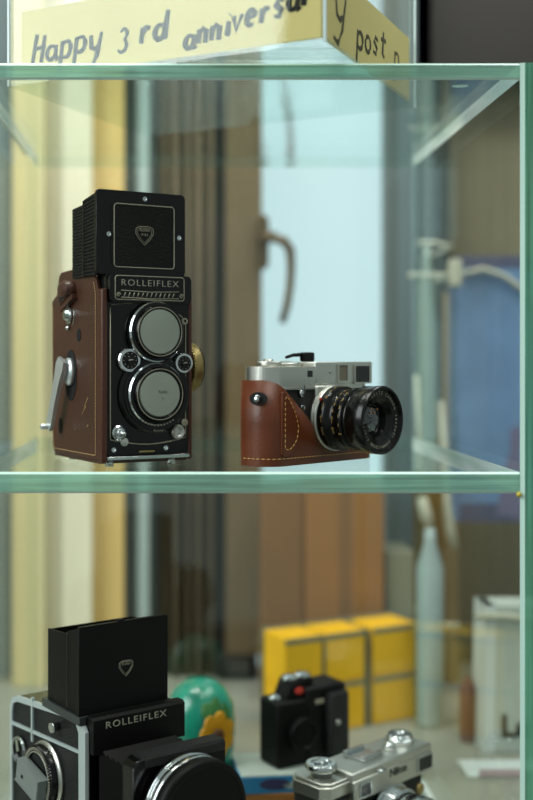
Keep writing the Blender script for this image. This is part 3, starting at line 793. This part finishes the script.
# ------------------------------------------------------------------ chrome rangefinder, lower right
def chrome_rangefinder():
    th = math.radians(43)
    root = thing('rangefinder_camera', 'worn all chrome rangefinder camera seen from above, cut off by the bottom edge', 'camera', (.1781, .1541, ZB1+.0003), th)
    X0 = -.069
    oct_ = lambda a, b, c, d, k: [(a+k, c), (b-k, c), (b, c+k), (b, d-k), (b-k, d), (a+k, d), (a, d-k), (a, c+k)]
    mb = MB(); mb.prism(oct_(-.068, .068, .001, .040, .007), 'xy', .004, .0650); mb.build('body', M['skin'], root)
    mb = MB(); mb.prism(oct_(-.069, .069, .0, .041, .007), 'xy', 0, .0045, 0, .0006); mb.build('base_plate', M['satin'], root)
    mb = MB()
    mb.prism(oct_(-.069, .069, .0, .041, .007), 'xy', .0640, .0740, 0, .0008)
    mb.prism(oct_(-.0665, .069, .0015, .0395, .006), 'xy', .0735, .0765, 0, .0008)
    mb.box(-.040, .069, -.006, .030, .0580, .0745, .0014)
    mb.box(-.040, .069, -.0045, .034, .0600, .0805, .0016)
    tp = mb.build('top_plate', M['satin'], root)
    mb = MB()
    mb.lathe([(0, 0), (.0085, 0), (.0085, .004), (.0120, .0055), (.0128, .0065), (.0128, .0100), (.0115, .0110), (.0085, .0110), (.0080, .0098), (0, .0098)], (-.0520, .019, .0762), (0, 0, 1), 72, 0, ribs=1, ribd=.0004, ribseg=(4, 5))
    mb.lathe([(0, 0), (.0035, 0), (.0030, .002), (0, .0024)], (-.0520, .019, .0860), (0, 0, 1), 20)
    mb.obox((-.0520, .019, .0876), (1, 0, 0), (0, 1, 0), (0, 0, 1), .007, .0016, .0009)
    mb.build('rewind_knob', M['chrome'], tp)
    mb = MB()
    mb.box(-.013, .012, .006, .028, .0805, .0822, .0004); mb.box(-.013, .012, .006, .0095, .0822, .0850, .0004); mb.box(-.013, .012, .0245, .028, .0822, .0850, .0004)
    mb.build('accessory_shoe', M['chrome'], tp)
    mb = MB()
    mb.lathe([(0, 0), (.0120, 0), (.0120, .0030), (.0110, .0038), (.0110, .0060), (.0100, .0068), (.006, .0068), (.0055, .0058), (0, .0058)], (.052, .017, .0805), (0, 0, 1), 72, 0, ribs=1, ribd=.0004, ribseg=(3, 4))
    mb.build('shutter_speed_dial', M['chrome'], tp)
    mb = MB(); mb.lathe([(0, 0), (.0055, 0), (.005, .004), (.003, .0055), (0, .006)], (.030, .012, .0805), (0, 0, 1), 24); mb.build('shutter_release', M['chrome'], tp)
    def win(a, b, c, d, nm, m_=M['window_glass']):
        w = MB(); w.box(a, b, -.0066, -.003, c, d, .0003); w.build(nm, m_, tp)
        f = MB(); f.frame(rrect(a-.0012, b+.0012, c-.0012, d+.0012, .0004, 2), rrect(a, b, c, d, .0002, 2), 'xz', -.0073, -.004); f.build('window_rim', M['chrome'], tp)
    win(-.033, -.021, .0620, .0705, 'rangefinder_window')
    win(.046, .065, .0620, .0730, 'viewfinder_window')
    mb = MB(); mb.text('Nikon', .0095, TF(.018, -.0062, .0700), ext=.0002, bold=.0001); mb.build('maker_lettering', mat('dark_engraving', (60, 62, 55), .6), tp)
    mb = MB()
    mb.tube([(-.012, -.006, .0770), (-.012, -.0095, .0775), (-.006, -.0105, .0775), (-.004, -.006, .0775)], .0013, 0, 8)
    mb.build('focus_wheel', M['chrome'], tp)
    mb = MB(); mb.lathe([(0, 0), (.0030, 0), (.0026, .003), (.0034, .004), (.0030, .0060), (0, .0066)], (-.0655, .0035, .0600), (-.70, -.70, 0), 20); mb.build('strap_lug', M['chrome'], root)
    # lens
    cx, cz = .0140, .0330
    mb = MB()
    mb.lathe([(0, 0), (.0275, 0), (.0275, .003), (.0262, .0045), (.0245, .0050), (.0245, .0140), (.0215, .0150), (.0215, .0260), (.0230, .0270), (.0230, .0350), (.0215, .0360), (.0195, .0360), (.0180, .0330), (.0120, .0300)], (cx, .0, cz), (0, -1, 0), 96, 0, ribs=1, ribd=.0006, ribseg=(5, 8, 9))
    ln = mb.build('lens', M['chrome'], root)
    mb = MB(); mb.ring((cx, -.0150, cz), (0, -1, 0), .0210, .0219, .0030, 0, 48); mb.ring((cx, -.0200, cz), (0, -1, 0), .0210, .0219, .003, 0, 48); mb.build('scale_ring', M['black'], ln)
    mb = MB(); mb.lathe([(.0121, .0300), (.007, .0325), (0, .0335)], (cx, 0, cz), (0, -1, 0), 40); mb.build('front_element', M['lens'], ln)
    mb = MB(); mb.lathe([(0, 0), (.0045, 0), (.0045, .003), (0, .0035)], (.0465, -.006, .0480), (0, -1, 0), 20); mb.build('focus_lock', M['brass'], root)
    root.scale = (1.08, 1.08, 1.10); root.location = (.1800, .160, ZB1+.0003)
chrome_rangefinder()

# ------------------------------------------------------------------ black compact camera on booklet and box
def compact():
    c = at(314, 768, 1.115)
    root = thing('compact_camera', 'small black camera with silver top dials and a red dot, standing on a booklet', 'camera', (c.x, c.y, -.3198), math.radians(30))
    mb = MB(); mb.box(-.044, .040, .0, .034, .0, .066, .004); mb.box(-.010, .040, -.002, .034, .002, .0765, .004); mb.build('body', M['black_matte'], root)
    mb = MB(); mb.prism([(-.030, .0655), (-.006, .0655), (-.008, .0820), (-.014, .0845), (-.022, .0830)], 'xz', .004, .030, 0, .002); mb.build('finder_hump', M['black_matte'], root)
    for x, z, r in ((-.0190, .0835, .0082), (-.0035, .0840, .0085), (-.0370, .0660, .0068)):
        mb = MB(); mb.lathe([(0, 0), (r, 0), (r, .003), (r-.001, .0045), (0, .0050)], (x, .015, z-.001), (0, 0, 1), 40); mb.build('top_dial', M['chrome'], root)
    mb = MB(); mb.box(-.0115, .004, .006, .028, .0765, .0835, .002); mb.build('dial_base', M['black_matte'], root)
    mb = MB(); mb.lathe([(0, 0), (.0040, 0), (.0036, .0015), (0, .002)], (-.0155, .0038, .0735), (0, -1, 0), 24, 0, (1.3, .9)); mb.build('red_dot', M['red'], root)
    mb = MB(); mb.box(.000, .011, -.0035, -.001, .0590, .0635, .0008); mb.build('badge', M['silver_line'], root)
    mb = MB(); mb.box(.012, .0385, -.010, .000, .006, .070, .004); mb.build('grip', M['skin'], root)
    mb = MB(); mb.lathe([(0, 0), (.003, 0), (.0025, .002), (0, .003)], (.022, -.010, .040), (0, -1, 0), 16); mb.build('button', M['satin'], root)
    mb = MB(); mb.lathe([(0, 0), (.017, 0), (.017, .003), (.0155, .004), (.0155, .006), (.013, .0065), (.012, .005), (0, .005)], (-.015, .0, .032), (0, -1, 0), 48); mb.build('lens', M['black_matte'], root)
compact()

c = at(297, 793, 1.10)
mb = MB(); mb.box(-.062, .060, -.012, .052, 0, .0165, .0006); mb.box(-.061, .059, -.0115, .0515, .0163, .0176, 0, 1)
bk = tag(mb.build('booklet', [M['blue_print'], M['white_paper']], None, (c.x+.003, c.y-.004, -.3375), math.radians(6)), 'blue printed booklet with a pale cover lying under the small black camera', 'booklet')
mb = MB(); mb.lathe([(0, 0), (.010, 0), (.010, .0003), (0, .0003)], (-.028, -.0121, .0090), (0, -1, 0), 24, 0, (1.5, .55))
mb.lathe([(0, 0), (.006, 0), (.006, .0003), (0, .0003)], (-.012, -.0121, .0075), (0, -1, 0), 24, 1, (1.3, .5))
mb.build('cover_picture', [M['dark_print'], M['white_paper']], bk)
mb = MB(); mb.box(-.062, .062, -.014, .060, 0, .025, .001)
mb.box(-.0625, .0625, -.0145, .0605, .0160, .0175)
tag(mb.build('carton', [M['orange_card']], None, (c.x+.004, c.y-.004, ZB1+.0004), math.radians(3)), 'flat orange brown carton at the bottom, underneath the blue booklet', 'box')

# green ornament with a yellow flower
c = at(200, 760, 1.13)
root = thing('painted_ornament', 'rounded teal green glazed ornament with a yellow flower, behind the large black camera', 'ornament', (c.x, c.y, ZB1+.0004))
mb = MB()
prof = [(0, 0), (.020, 0), (.024, .004), (.031, .030), (.0345, .055), (.0360, .080), (.0338, .099), (.026, .1130), (.015, .1215), (0, .1245)]
mb.lathe(prof, (0, 0, 0), (0, 0, 1), 48)
for f in mb.bm.faces: f.smooth = True
mb.build('vessel', M['teal_glaze'], root)
def onsurf(a, z, off=.0006):
    for (r0, h0), (r1, h1) in zip(prof, prof[1:]):
        if h0 <= z <= h1 and h1 > h0: r = r0+(r1-r0)*(z-h0)/(h1-h0); break
    return Vector((math.cos(a)*(r+off), math.sin(a)*(r+off), z))
ac = math.radians(-62); zc = .0760
mb = MB()
for k in range(7):
    q = 2*PI*k/7+.45
    pa = onsurf(ac+.33*math.cos(q), zc+.0135*math.sin(q), .001)
    n = onsurf(ac, zc)-Vector((0, 0, zc)); n.normalize()
    mb.lathe([(0, -.001), (.0078, -.0005), (.0072, .0012), (0, .002)], pa, n, 16, 0, (1, 1.3))
mb.build('flower_petals', M['petal'], root)
mb = MB(); mb.lathe([(0, 0), (.0068, 0), (.0055, .003), (0, .004)], onsurf(ac, zc, .001), n, 20); mb.build('flower_centre', M['seed'], root)
for a, z, s_ in ((-1.35, .100, 1.3), (-1.05, .104, 1.0), (-.75, .098, 1.0), (-1.5, .055, 1.2)):
    mb = MB(); p = onsurf(a, z, 0); mb.lathe([(0, -.001), (.0055, 0), (.004, .001), (0, .0014)], p, Vector((p.x, p.y, .02)), 14, 0, (s_, 1.7)); mb.build('painted_leaf', M['leaf'], root)

# ------------------------------------------------------------------ clear box on the top pane with handwritten banner
A = Vector((.103, -.054)); Bc = Vector((.2095, .149))
ang = math.atan2(Bc.y-A.y, Bc.x-A.x)                    # along the right face
LR = (Bc-A).length
boxroot = thing('acrylic_box', 'clear acrylic box standing on top of the glass case, one corner overhanging', 'box', (A.x, A.y, ZT1+.0003), ang)
# local: x along right face (A->B), y along left face away to the left
LL = .272; HB = .16; t = .0022
acr = M['acrylic']; aedge = mat('acrylic_edge', (196, 214, 214), .2)
mb = MB(); mb.box(0, LR, 0, LL, 0, .004); mb.build('box_base', [pane_mat('smoky_acrylic', (.86, .88, .88, 1), .06)], boxroot)
for nm, b in (('box_wall', (0, LR, 0, t)), ('box_wall', (0, t, 0.0025, LL)), ('box_wall', (LR-t, LR, .0025, LL)), ('box_wall', (t, LR-t, LL-t, LL))):
    mb = MB(); mb.box(b[0], b[1], b[2], b[3], .004, HB); mb.build(nm, acr, boxroot)
for x, y in ((0, 0), (LR, 0), (0, LL), (LR, LL)):
    mb = MB(); mb.box(x-.0010, x+.0010, y-.0010, y+.0010, 0, HB); mb.build('corner_seam', aedge, boxroot)
bn = thing('paper_banner', 'cream yellow paper banner with dark handwriting folded round inside the clear box', 'banner', (A.x, A.y, ZT1+.0045), ang)
ST = .056
mb = MB(); mb.box(t+.0012, t+.0018, t+.0012, LL-.01, 0, ST); mb.box(t+.0012, LR-.006, t+.0012, t+.0018, 0, ST); mb.build('paper_strip', M['paper_yellow'], bn)
# handwriting glyph strokes in a unit box
def arc(cx, cy, rx, ry, a0, a1, n=10): return [(cx+rx*math.cos(math.radians(a0+(a1-a0)*i/n)), cy+ry*math.sin(math.radians(a0+(a1-a0)*i/n))) for i in range(n+1)]
G = {
 'H': [[(.1, 0), (.2, 1.5)], [(.75, 0), (.8, 1.4)], [(.05, .7), (.95, .85)]],
 'a': [arc(.4, .4, .34, .38, 40, 400), [(.74, .8), (.72, .2), (.85, .0), (1., .12)]],
 'p': [[(.1, .85), (.12, -.7)], arc(.42, .42, .34, .4, 150, -150)],
 'y': [[(.05, .8), (.2, .2), (.45, .1), (.7, .3)], [(.8, .9), (.65, -.2), (.4, -.7), (.05, -.6)]],
 '3': [arc(.35, 1.0, .3, .3, 150, -80), arc(.35, .35, .38, .36, 85, -150)],
 'r': [[(.15, .8), (.18, 0)], [(.18, .45), (.4, .8), (.7, .72)]],
 'd': [arc(.38, .4, .34, .38, 40, 400), [(.78, 1.5), (.74, .2), (.9, 0)]],
 'n': [[(.1, .8), (.12, 0)], [(.12, .5), (.4, .85), (.65, .7), (.68, 0), (.85, .05)]],
 'i': [[(.3, .8), (.32, .05), (.5, .0)], [(.3, 1.15), (.34, 1.2)]],
 'v': [[(.05, .8), (.35, .0), (.7, .85)]],
 'e': [[(.1, .4), (.7, .5)] + arc(.4, .42, .32, .38, 15, 310)],
 's': [[(.65, .75), (.3, .85), (.15, .6), (.6, .3), (.5, .02), (.1, .05)]],
 'o': [arc(.4, .4, .34, .38, 60, 420)],
 't': [[(.35, 1.3), (.33, .1), (.6, .0)], [(.05, .85), (.7, .9)]],
}
mb = MB()
random.seed(3)
def write(txt, s0, s1, z0, z1, size, place, thick=.0015):
    """words written along the strip from distance s0 to s1, baseline running z0 to z1"""
    wts = [.6 if c == 'i' else 1 for c in txt]; acc = 0; tot = sum(wts)
    mb = MB()
    for ch, wt in zip(txt, wts):
        f = acc/tot; acc += wt
        u = s0+(s1-s0)*f; zz = z0+(z1-z0)*f+random.uniform(-.0010, .0010); sc_ = size*random.uniform(.92, 1.1)
        wd = abs(s1-s0)/tot*.95; dr = 1 if s1 > s0 else -1
        for st in G[ch]:
            pts = [place(u+dr*(a*wd+b*sc_*.15), zz+b*sc_) for a, b in st]
            n_ = len(pts)
            rr = [thick*(.6+.6*math.sin(PI*(i+.5)/n_)+random.uniform(-.12, .12)) for i in range(n_)]
            mb.tube(pts, rr, 0, 6)
    ax = 0 if place is left else 1
    for v in mb.bm.verts: v.co[ax] = t+.0010+(v.co[ax]-t-.0010)*.09     # ink lies flat on the paper
    mb.build('handwritten_word', M['ink'], bn)
left = lambda u, z: (t+.0010, t+u, z)
right = lambda u, z: (u, t+.0010, z)
write('Happy', .250, .182, .013, .016, .0150, left, .0018)
write('3', .169, .158, .012, .012, .0125, left)
write('rd', .150, .124, .0155, .0155, .0145, left, .0022)
write('anniversar', .111, .006, .006, .026, .0135, left, .0021)
write('y', .028, .058, .021, .021, .022, right, .0022)
write('post', .078, .158, .012, .025, .0165, right, .0021)
write('p', .176, .194, .020, .020, .0165, right)

# ------------------------------------------------------------------ surroundings
ZTAB = ZB0
mb = MB(); mb.box(-1.2, 1.4, -.10, .86, ZTAB-.03, ZTAB-.0002, .002)
tb = thing('display_table', 'pale grey table top running under the glass case to the window', 'table', (0, 0, 0))
mb.build('table_top', M['table'], tb)
for x in (-1.1, 1.3):
    for y in (-.04, .80):
        mb = MB(); mb.box(x-.025, x+.025, y-.025, y+.025, -1.05, ZTAB-.03); mb.build('leg', M['table'], tb)
mb = MB(); mb.box(-3, 3, -3.2, 1.6, -1.08, -1.05); mb.build('floor', M['floor'], kind='structure')
YW = YC+1.72
mb = MB()                              # back wall with an opening for the window
wx0 = at(258, 0, 1.66).x; wx1 = at(404, 0, 1.66).x
mb.box(-3, wx0, YW, YW+.08, -1.05, 1.5); mb.box(wx1, 3, YW, YW+.08, -1.05, 1.5); mb.box(wx0, wx1, YW, YW+.08, -1.05, -.42); mb.box(wx0, wx1, YW, YW+.08, .95, 1.5)
mb.build('wall_back', M['wall'], kind='structure')

def board(name, px0, px1, D, m, z0=ZTAB, z1=.95, th_=.02, kind='structure'):
    a = at(px0, 0, D); b = at(px1, 0, D)
    mb = MB(); mb.box(a.x, b.x, a.y, a.y+th_, z0, z1, .001)
    return mb.build(name, m, kind=kind)
n_ = 1
def trim(*a, **k):
    global n_
    board('trim_%d' % n_, *a, **k); n_ += 1
# left boards
trim(-120, -22, 1.60, M['slate'])
trim(-22, 12, 1.60, M['bluegrey'])
trim(12, 45, 1.56, M['pale_yellow'])
trim(45, 62, 1.58, M['cream'])
trim(62, 92, 1.55, M['cream'])
trim(92, 124, 1.57, M['gold_board'])
trim(124, 137, 1.60, M['slate'])
trim(137, 149, 1.59, M['paleblue'])
trim(149, 158, 1.62, M['slate'])
# brown curtain hanging in folds, one cloth
def curtain(px0, px1, D, m, label, folds, amp, z0, z1):
    a = at(px0, 0, D); b = at(px1, 0, D); mb = MB(); bm = mb.bm; n = folds*10
    rows = []
    for z in (z0, (z0+z1)/2, z1):
        rows.append([bm.verts.new((a.x+(b.x-a.x)*i/n, a.y+amp*math.sin(2*PI*folds*i/n)+amp*.4*math.sin(5*i/n*PI), z)) for i in range(n+1)])
    for r0, r1 in zip(rows, rows[1:]):
        for i in range(n): bm.faces.new((r0[i], r0[i+1], r1[i+1], r1[i])).smooth = True
    o = mb.build('curtain', m)
    sm = o.modifiers.new('s', 'SOLIDIFY'); sm.thickness = .0015
    return tag(o, label, 'curtain')
curtain(156, 214, 1.62, M['brown_curtain'], 'brown grey curtain hanging in folds left of the window frame', 5, .012, ZTAB+.002, .95)

# window with brown casement frame, daylight behind
win = bpy.data.objects.new('window_1', None); COL.objects.link(win); win['kind'] = 'structure'
def part_board(name, px0, px1, D, m, z0, z1, th_, parent):
    a = at(px0, 0, D); b = at(px1, 0, D); mb = MB(); mb.box(a.x, b.x, a.y, a.y+th_, z0, z1, .0015); return mb.build(name, m, parent)
zb = at(0, 655, 1.60).z
part_board('window_stile', 226, 262, 1.60, M['frame_wood'], zb, .90, .035, win)
part_board('window_bead', 214, 225, 1.63, M['dark_wood'], zb, .90, .020, win)
part_board('window_bead', 206, 214, 1.62, M['frame_wood'], zb, .90, .020, win)
part_board('window_foot', 216, 258, 1.59, M['dark_wood'], zb-.03, zb, .045, win)
a = at(258, 0, 1.66); b = at(404, 0, 1.66)
mb = MB(); mb.box(a.x, b.x, a.y+.01, a.y+.016, -.42, .95); mb.build('window_pane', M['winlight'], win)
part_board('window_stile', 385, 398, 1.62, M['slate'], -.36, .90, .03, win)
part_board('window_stile', 398, 416, 1.61, M['bluegrey'], -.36, .90, .03, win)
# handle: escutcheon, neck and curved lever
hp = at(271, 240, 1.585)
mb = MB()
ex = at(263, 243, 1.59)
mb.prism(rrect(ex.x-.010, ex.x+.008, ex.z-.038, ex.z+.040, .008), 'xz', ex.y-.006, ex.y+.004, 0, .002)
mb.tube([(ex.x, ex.y-.004, ex.z+.004), (ex.x+.004, ex.y-.035, ex.z+.005), (at(275, 0, 1.55).x, ex.y-.040, ex.z+.004)], [.008, .0085, .0085], 0, 14)
cur = [(272, 238), (284, 241), (290, 250), (291, 266), (290, 285), (287, 305), (282, 323)]
mb.tube([Vector((at(p, q, 1.55).x, ex.y-.042, at(p, q, 1.55).z)) for p, q in cur], [.0062, .0072, .0068, .0060, .0056, .0058, .0050], 0, 14)
mb.build('window_handle', M['bronze'], win)

# brown cardboard box and yellow cartons on the table
def carton(name, px0, px1, z0, z1, D, dep, m, label, group=None, rz=0, cat='box', mats=None, flaps=False):
    a = at(px0, 0, D); b = at(px1, 0, D); w = (b.x-a.x)
    mb = MB(); mb.box(0, w, 0, dep, 0, z1-z0, .0015)
    root = mb.build(name, m, None, (a.x, a.y, z0), rz)
    return tag(root, label, cat, group)
bx = carton('cardboard_box', 306, 384, ZTAB+.0003, -.082, 1.49, .085, M['cardboard'], 'tall brown cardboard box under the window behind the yellow cartons', mats=None)
mb = MB(); w = at(384, 0, 1.49).x-at(306, 0, 1.49).x
mb.box(w*.42, w*.58, -.0006, .0, .0, -.082-ZTAB, 0); mb.build('packing_tape', M['cardboard_dark'], bx)
bx = carton('cardboard_box', 263, 304, ZTAB+.0003, -.088, 1.50, .075, M['cardboard_dark'], 'narrow darker brown cardboard box beside the window frame, left of the tall one')
carton('storage_box', 386, 415, ZTAB+.0003, at(0, 552, 1.5).z, 1.50, .08, M['grey_card'], 'grey brown storage box at the foot of the grey window post')
# yellow cartons, two rows
zsh = ZTAB+.0003
spec = [(276, 314, 0), (318, 361, 0), (370, 415, 0), (276, 314, 1), (318, 361, 1), (370, 415, 1)]
names = {(0, 0): 'yellow carton at the left end of the lower row behind the small black camera', (1, 0): 'yellow carton in the middle of the lower row behind the small black camera',
         (2, 0): 'yellow carton at the right end of the lower row, above the chrome camera', (0, 1): 'yellow carton at the left end of the upper row under the cardboard boxes',
         (1, 1): 'yellow carton in the middle of the upper row in front of the tall cardboard box', (2, 1): 'widest yellow carton, right end of the upper row by the glass corner'}
rz = math.radians(26)
mb = MB()
base = at(282, 0, 1.34)
U = Vector((math.cos(rz), math.sin(rz), 0))
rowh = .0610
xs = [(.004, .058), (.064, .121), (.134, .200)]
for r_ in (0, 1):
    for k, (u0, u1) in enumerate(xs):
        h0 = zsh+r_*(rowh+.0004); mb = MB(); mb.box(0, u1-u0, 0, .05, 0, rowh, .0015)
        p = Vector((base.x, base.y, 0))+U*u0
        o = mb.build('yellow_carton', [M['yellow_box']] , None, (p.x, p.y, h0), rz)
        tag(o, names[(k, r_)], 'box', 'yellow cartons stacked in two rows')
        m2 = MB(); m2.box(.0, u1-u0, -.0006, 0, rowh*.87, rowh-.0012); m2.build('label_band', M['grey_card'], o)
# grey display rack holding the cartons
mb = MB(); mb.box(.002, .206, .0515, .0545, 0, .125)
for u in (.0600, .1255, .2020): mb.box(u, u+.0025, .0, .0515, 0, .120)
tag(mb.build('carton_rack', M['grey_card'], None, (base.x, base.y, zsh), rz), 'grey rack with upright dividers behind the yellow cartons', 'rack')

# ------------------------------------------------------------------ clutter right of the case
def hang(px0, px1, py0, py1, D, dep):
    a = at(px0, py1, D); b = at(px1, py0, D); return a, b
a, b = hang(457, 540, 256, 522, 1.50, .06)
bag = thing('paper_bag', 'blue paper bag with dark top band hanging right of the case', 'bag', ((a.x+b.x)/2, a.y, a.z))
w = (b.x-a.x)/2; h = b.z-a.z
mb = MB(); mb.prism([(-w, 0), (w, 0), (w*.98, h), (-w*.96, h)], 'xz', 0, .05, 0, .001); mb.build('bag_body', M['blue_bag'], bag)
mb = MB(); mb.box(-w*.97, w*.99, -.0008, .0508, h*.955, h*1.0); mb.build('top_band', M['navy'], bag)
mb = MB(); mb.prism([(-w*.05, h*.03), (w*.10, h*.18), (w*.35, h*.30), (w*.65, h*.20), (w*.8, .002)], 'xz', -.0008, 0); mb.prism(rrect(w*.28, w*.55, h*.26, h*.36, .006), 'xz', -.0009, 0, 0); mb.build('printed_figure', M['purple'], bag)
mb = MB(); mb.box(-w*.95, w*.95, -.0007, .0, .0, h*.07); mb.build('bottom_band', M['navy'], bag)
mb = MB(); pts = [(-w*.95, h*.93), (-w*.4, h*.95), (w*.1, h*.925), (w*.6, h*.87), (w*1.0, h*.81)]
mb.tube([(x, -.006, z) for x, z in pts], .0035, 0, 8); mb.build('cord_handle', M['rope'], bag)
# rail and hook carrying the bag
mb = MB()
r0 = at(416, 275, 1.47); r1 = at(462, 275, 1.47)
mb.tube([(r0.x-.01, r0.y, r0.z), (r1.x-.002, r1.y, r1.z)], .0030, 0, 10); mb.tube([(r1.x-.012, r1.y, r1.z), (r1.x-.012, YW, r1.z)], .003, 0, 8)
mb.box(r1.x-.018, r1.x-.002, r1.y-.012, r1.y+.006, r1.z-.016, r1.z+.020, .003)
tag(mb.build('hanging_rail', M['rope']), 'pale horizontal rail with a clip beside the blue bag', 'rail')
mb = MB(); r0 = at(418, 243, 1.47); r1 = at(452, 247, 1.47)
mb.tube([r0, (r0+r1)/2+Vector((0, 0, .003)), r1], .0030, 0, 8); mb.tube([r1, r1+Vector((0, YW-r1.y, 0))], .0025, 0, 8)
tag(mb.build('wall_hook', M['rope']), 'short pale wall hook above the horizontal rail', 'hook')

def roll(name, px, half, py0, py1, D, m, label, cat, taper=.6, stand=False):
    a = at(px, py1, D); b = at(px, py0, D); r = half*D/F; z0 = a.z if not stand else ZTAB+.0004
    hh = b.z-z0; mb = MB()
    mb.lathe([(0, 0), (r*.94, 0), (r, .004), (r, hh*.80), (r*taper, hh*.93), (r*taper*.9, hh-.002), (0, hh)], (0, 0, 0), (0, 0, 1), 32)
    return tag(mb.build(name, m, None, (a.x, a.y, z0)), label, cat)
roll('plastic_tube', 427, 9, 246, 452, 1.50, M['plastic'], 'pale green plastic tube hanging from the wall hook beside the window post', 'tube', .5)
roll('paper_roll', 430, 13, 528, 0, 1.40, M['paleroll'], 'tall pale blue paper roll standing by the rear corner of the case', 'paper roll', .45, True)
roll('maroon_bottle', 468, 8, 676, 0, 1.34, M['maroon'], 'slim maroon bottle with pale top between the paper roll and white bag', 'bottle', .5, True)
o = board('wooden_post', 446, 459, 1.58, M['tanwood'], ZTAB+.0003, at(0, 292, 1.58).z, .02, None); del_ = 0
tag(o, 'tan wooden post standing left of the blue bag', 'post')
o = board('olive_panel', 418, 446, 1.60, M['olive'], ZTAB+.0003, at(0, 402, 1.60).z, .03, None)
tag(o, 'olive brown upright board behind the green tube', 'board')
trim(416, 432, 1.66, M['slate'], z0=-.36)
trim(432, 450, 1.68, M['dark_wood'], z0=-.36)
board('trim_%d' % n_, 416, 660, 1.66, M['dark_wood'], z0=at(0, 78, 1.66).z, z1=1.2); n_ += 1
# lower ribbons hanging below shelf height
mb = MB()
p = [at(422, 498, 1.45), at(426, 515, 1.45), at(431, 530, 1.45)]
mb.tube(p, [.007, .008, .005], 0, 10); mb.tube([p[0]+Vector((0, 0, .002)), p[0]+Vector((-.003, .02, .16))], .003, 0, 8)
tag(mb.build('cloth_strap', M['rope']), 'pale cloth strap dangling behind the rear corner of the case', 'strap')
mb = MB(); p = [at(447, 500, 1.47), at(450, 530, 1.47), at(456, 548, 1.47)]
mb.tube([p[0]+Vector((0, .03, .13))]+p, [.003, .005, .007, .004], 0, 10)
tag(mb.build('cloth_strap', M['rope']), 'second pale strap hanging lower, left of the blue bag', 'strap')
# lower rail and white bag
mb = MB(); r0 = at(432, 625, 1.42); r1 = at(459, 626, 1.42); r2 = at(470, 630, 1.34); r3 = at(535, 640, 1.34)
mb.tube([r0, r1], .0040, 0, 10); mb.tube([r0, Vector((r0.x, YW, r0.z))], .003, 0, 8)
tag(mb.build('wall_hook', M['rope']), 'pale wall hook in front of the tall paper roll', 'hook')
a = at(484, 0, 1.30); zt = at(0, 606, 1.30).z; z0 = ZTAB+.0003
bag = thing('paper_bag', 'white paper bag with black letters standing right of the case', 'bag', (a.x, a.y, z0))
mb = MB(); h = zt-z0; mb.prism([(0, 0), (.13, 0), (.128, h), (.003, h)], 'xz', 0, .05, 0, .001); mb.build('bag_body', M['white_paper'], bag)
mb = MB(); mb.prism([(-.001, 0), (.012, 0), (.014, h), (.002, h)], 'xz', -.0015, .0505); mb.build('bag_fold', M['white_bright'], bag)
mb = MB(); mb.text('Le', .036, TF(.019, -.0012, at(0, 727, 1.30).z-z0), ext=.0004, align='LEFT', bold=.0012); mb.build('printed_letters', M['hole'], bag)
mb = MB(); mb.tube([(-.012, -.004, h*.935), (.02, -.008, h*.94), (.06, -.006, h*.91), (.10, -.004, h*.90)], .0045, 0, 8); mb.build('cord_handle', M['rope'], bag)
a = at(468, 0, 1.22)
mb = MB(); mb.box(0, .12, 0, .05, 0, at(0, 776, 1.22).z-ZTAB, .001)
bb = tag(mb.build('white_box', M['white_bright'], None, (a.x, a.y, ZTAB+.0003)), 'low white box with pink print in front of the white bag', 'box')
mb = MB(); mb.box(.012, .10, -.0008, 0, .002, .010); mb.build('pink_print', M['pink'], bb)

# ------------------------------------------------------------------ light
w = bpy.data.worlds.new('World'); bpy.context.scene.world = w; w.use_nodes = True
bg = w.node_tree.nodes['Background']; bg.inputs[0].default_value = (.80, .95, .92, 1); bg.inputs[1].default_value = .38
def area(name, loc, target, sx, sy, e, col):
    l = bpy.data.lights.new(name, 'AREA'); l.shape = 'RECTANGLE'; l.size = sx; l.size_y = sy; l.energy = e; l.color = col
    o = bpy.data.objects.new(name, l); COL.objects.link(o); o.location = loc
    o.rotation_euler = (Vector(target)-Vector(loc)).to_track_quat('-Z', 'Y').to_euler()
    return o
area('unseen_left_fill', (-2.0, -.9, 1.1), (0, .1, 0), 1.4, 1.6, 46, (.94, 1, 1))  # unseen area light, added to light the cameras from front left
area('unseen_overhead_fill', (.6, -.6, 2.1), (.1, .3, 0), 1.2, .6, 22, (1, .97, .90))  # added soft light from overhead, out of view
area('unseen_wall_fill', (-.35, .25, 1.35), (-.3, .82, .0), .7, .25, 11, (1, .98, .90))  # added above the view to brighten the wall and boards behind
area('unseen_right_fill', (.75, .45, 1.2), (.40, .72, -.1), .5, .25, 5, (.98, 1, .97))  # unseen light added to lift the clutter right of the case

# ------------------------------------------------------------------ camera
cam = bpy.data.cameras.new('camera'); co = bpy.data.objects.new('camera', cam); COL.objects.link(co)
bpy.context.scene.camera = co
co.location = (0, YC, ZC); co.rotation_euler = (PI/2, 0, 0)
cam.sensor_fit = 'VERTICAL'; cam.sensor_height = 36; cam.sensor_width = 24; cam.lens = 50
cam.shift_x = (266.5-VX)/800; cam.shift_y = -(400-VY)/800
cam.dof.use_dof = True; cam.dof.focus_distance = .885; cam.dof.aperture_fstop = 2.6
cam.clip_start = .02
sc = bpy.context.scene
sc.view_settings.view_transform = 'Standard'; sc.view_settings.look = 'None'; sc.view_settings.gamma = 1
sc.view_settings.exposure = 0.0
sc.view_settings.use_curve_mapping = False
sc.cycles.transparent_max_bounces = 48
sc.cycles.max_bounces = 12
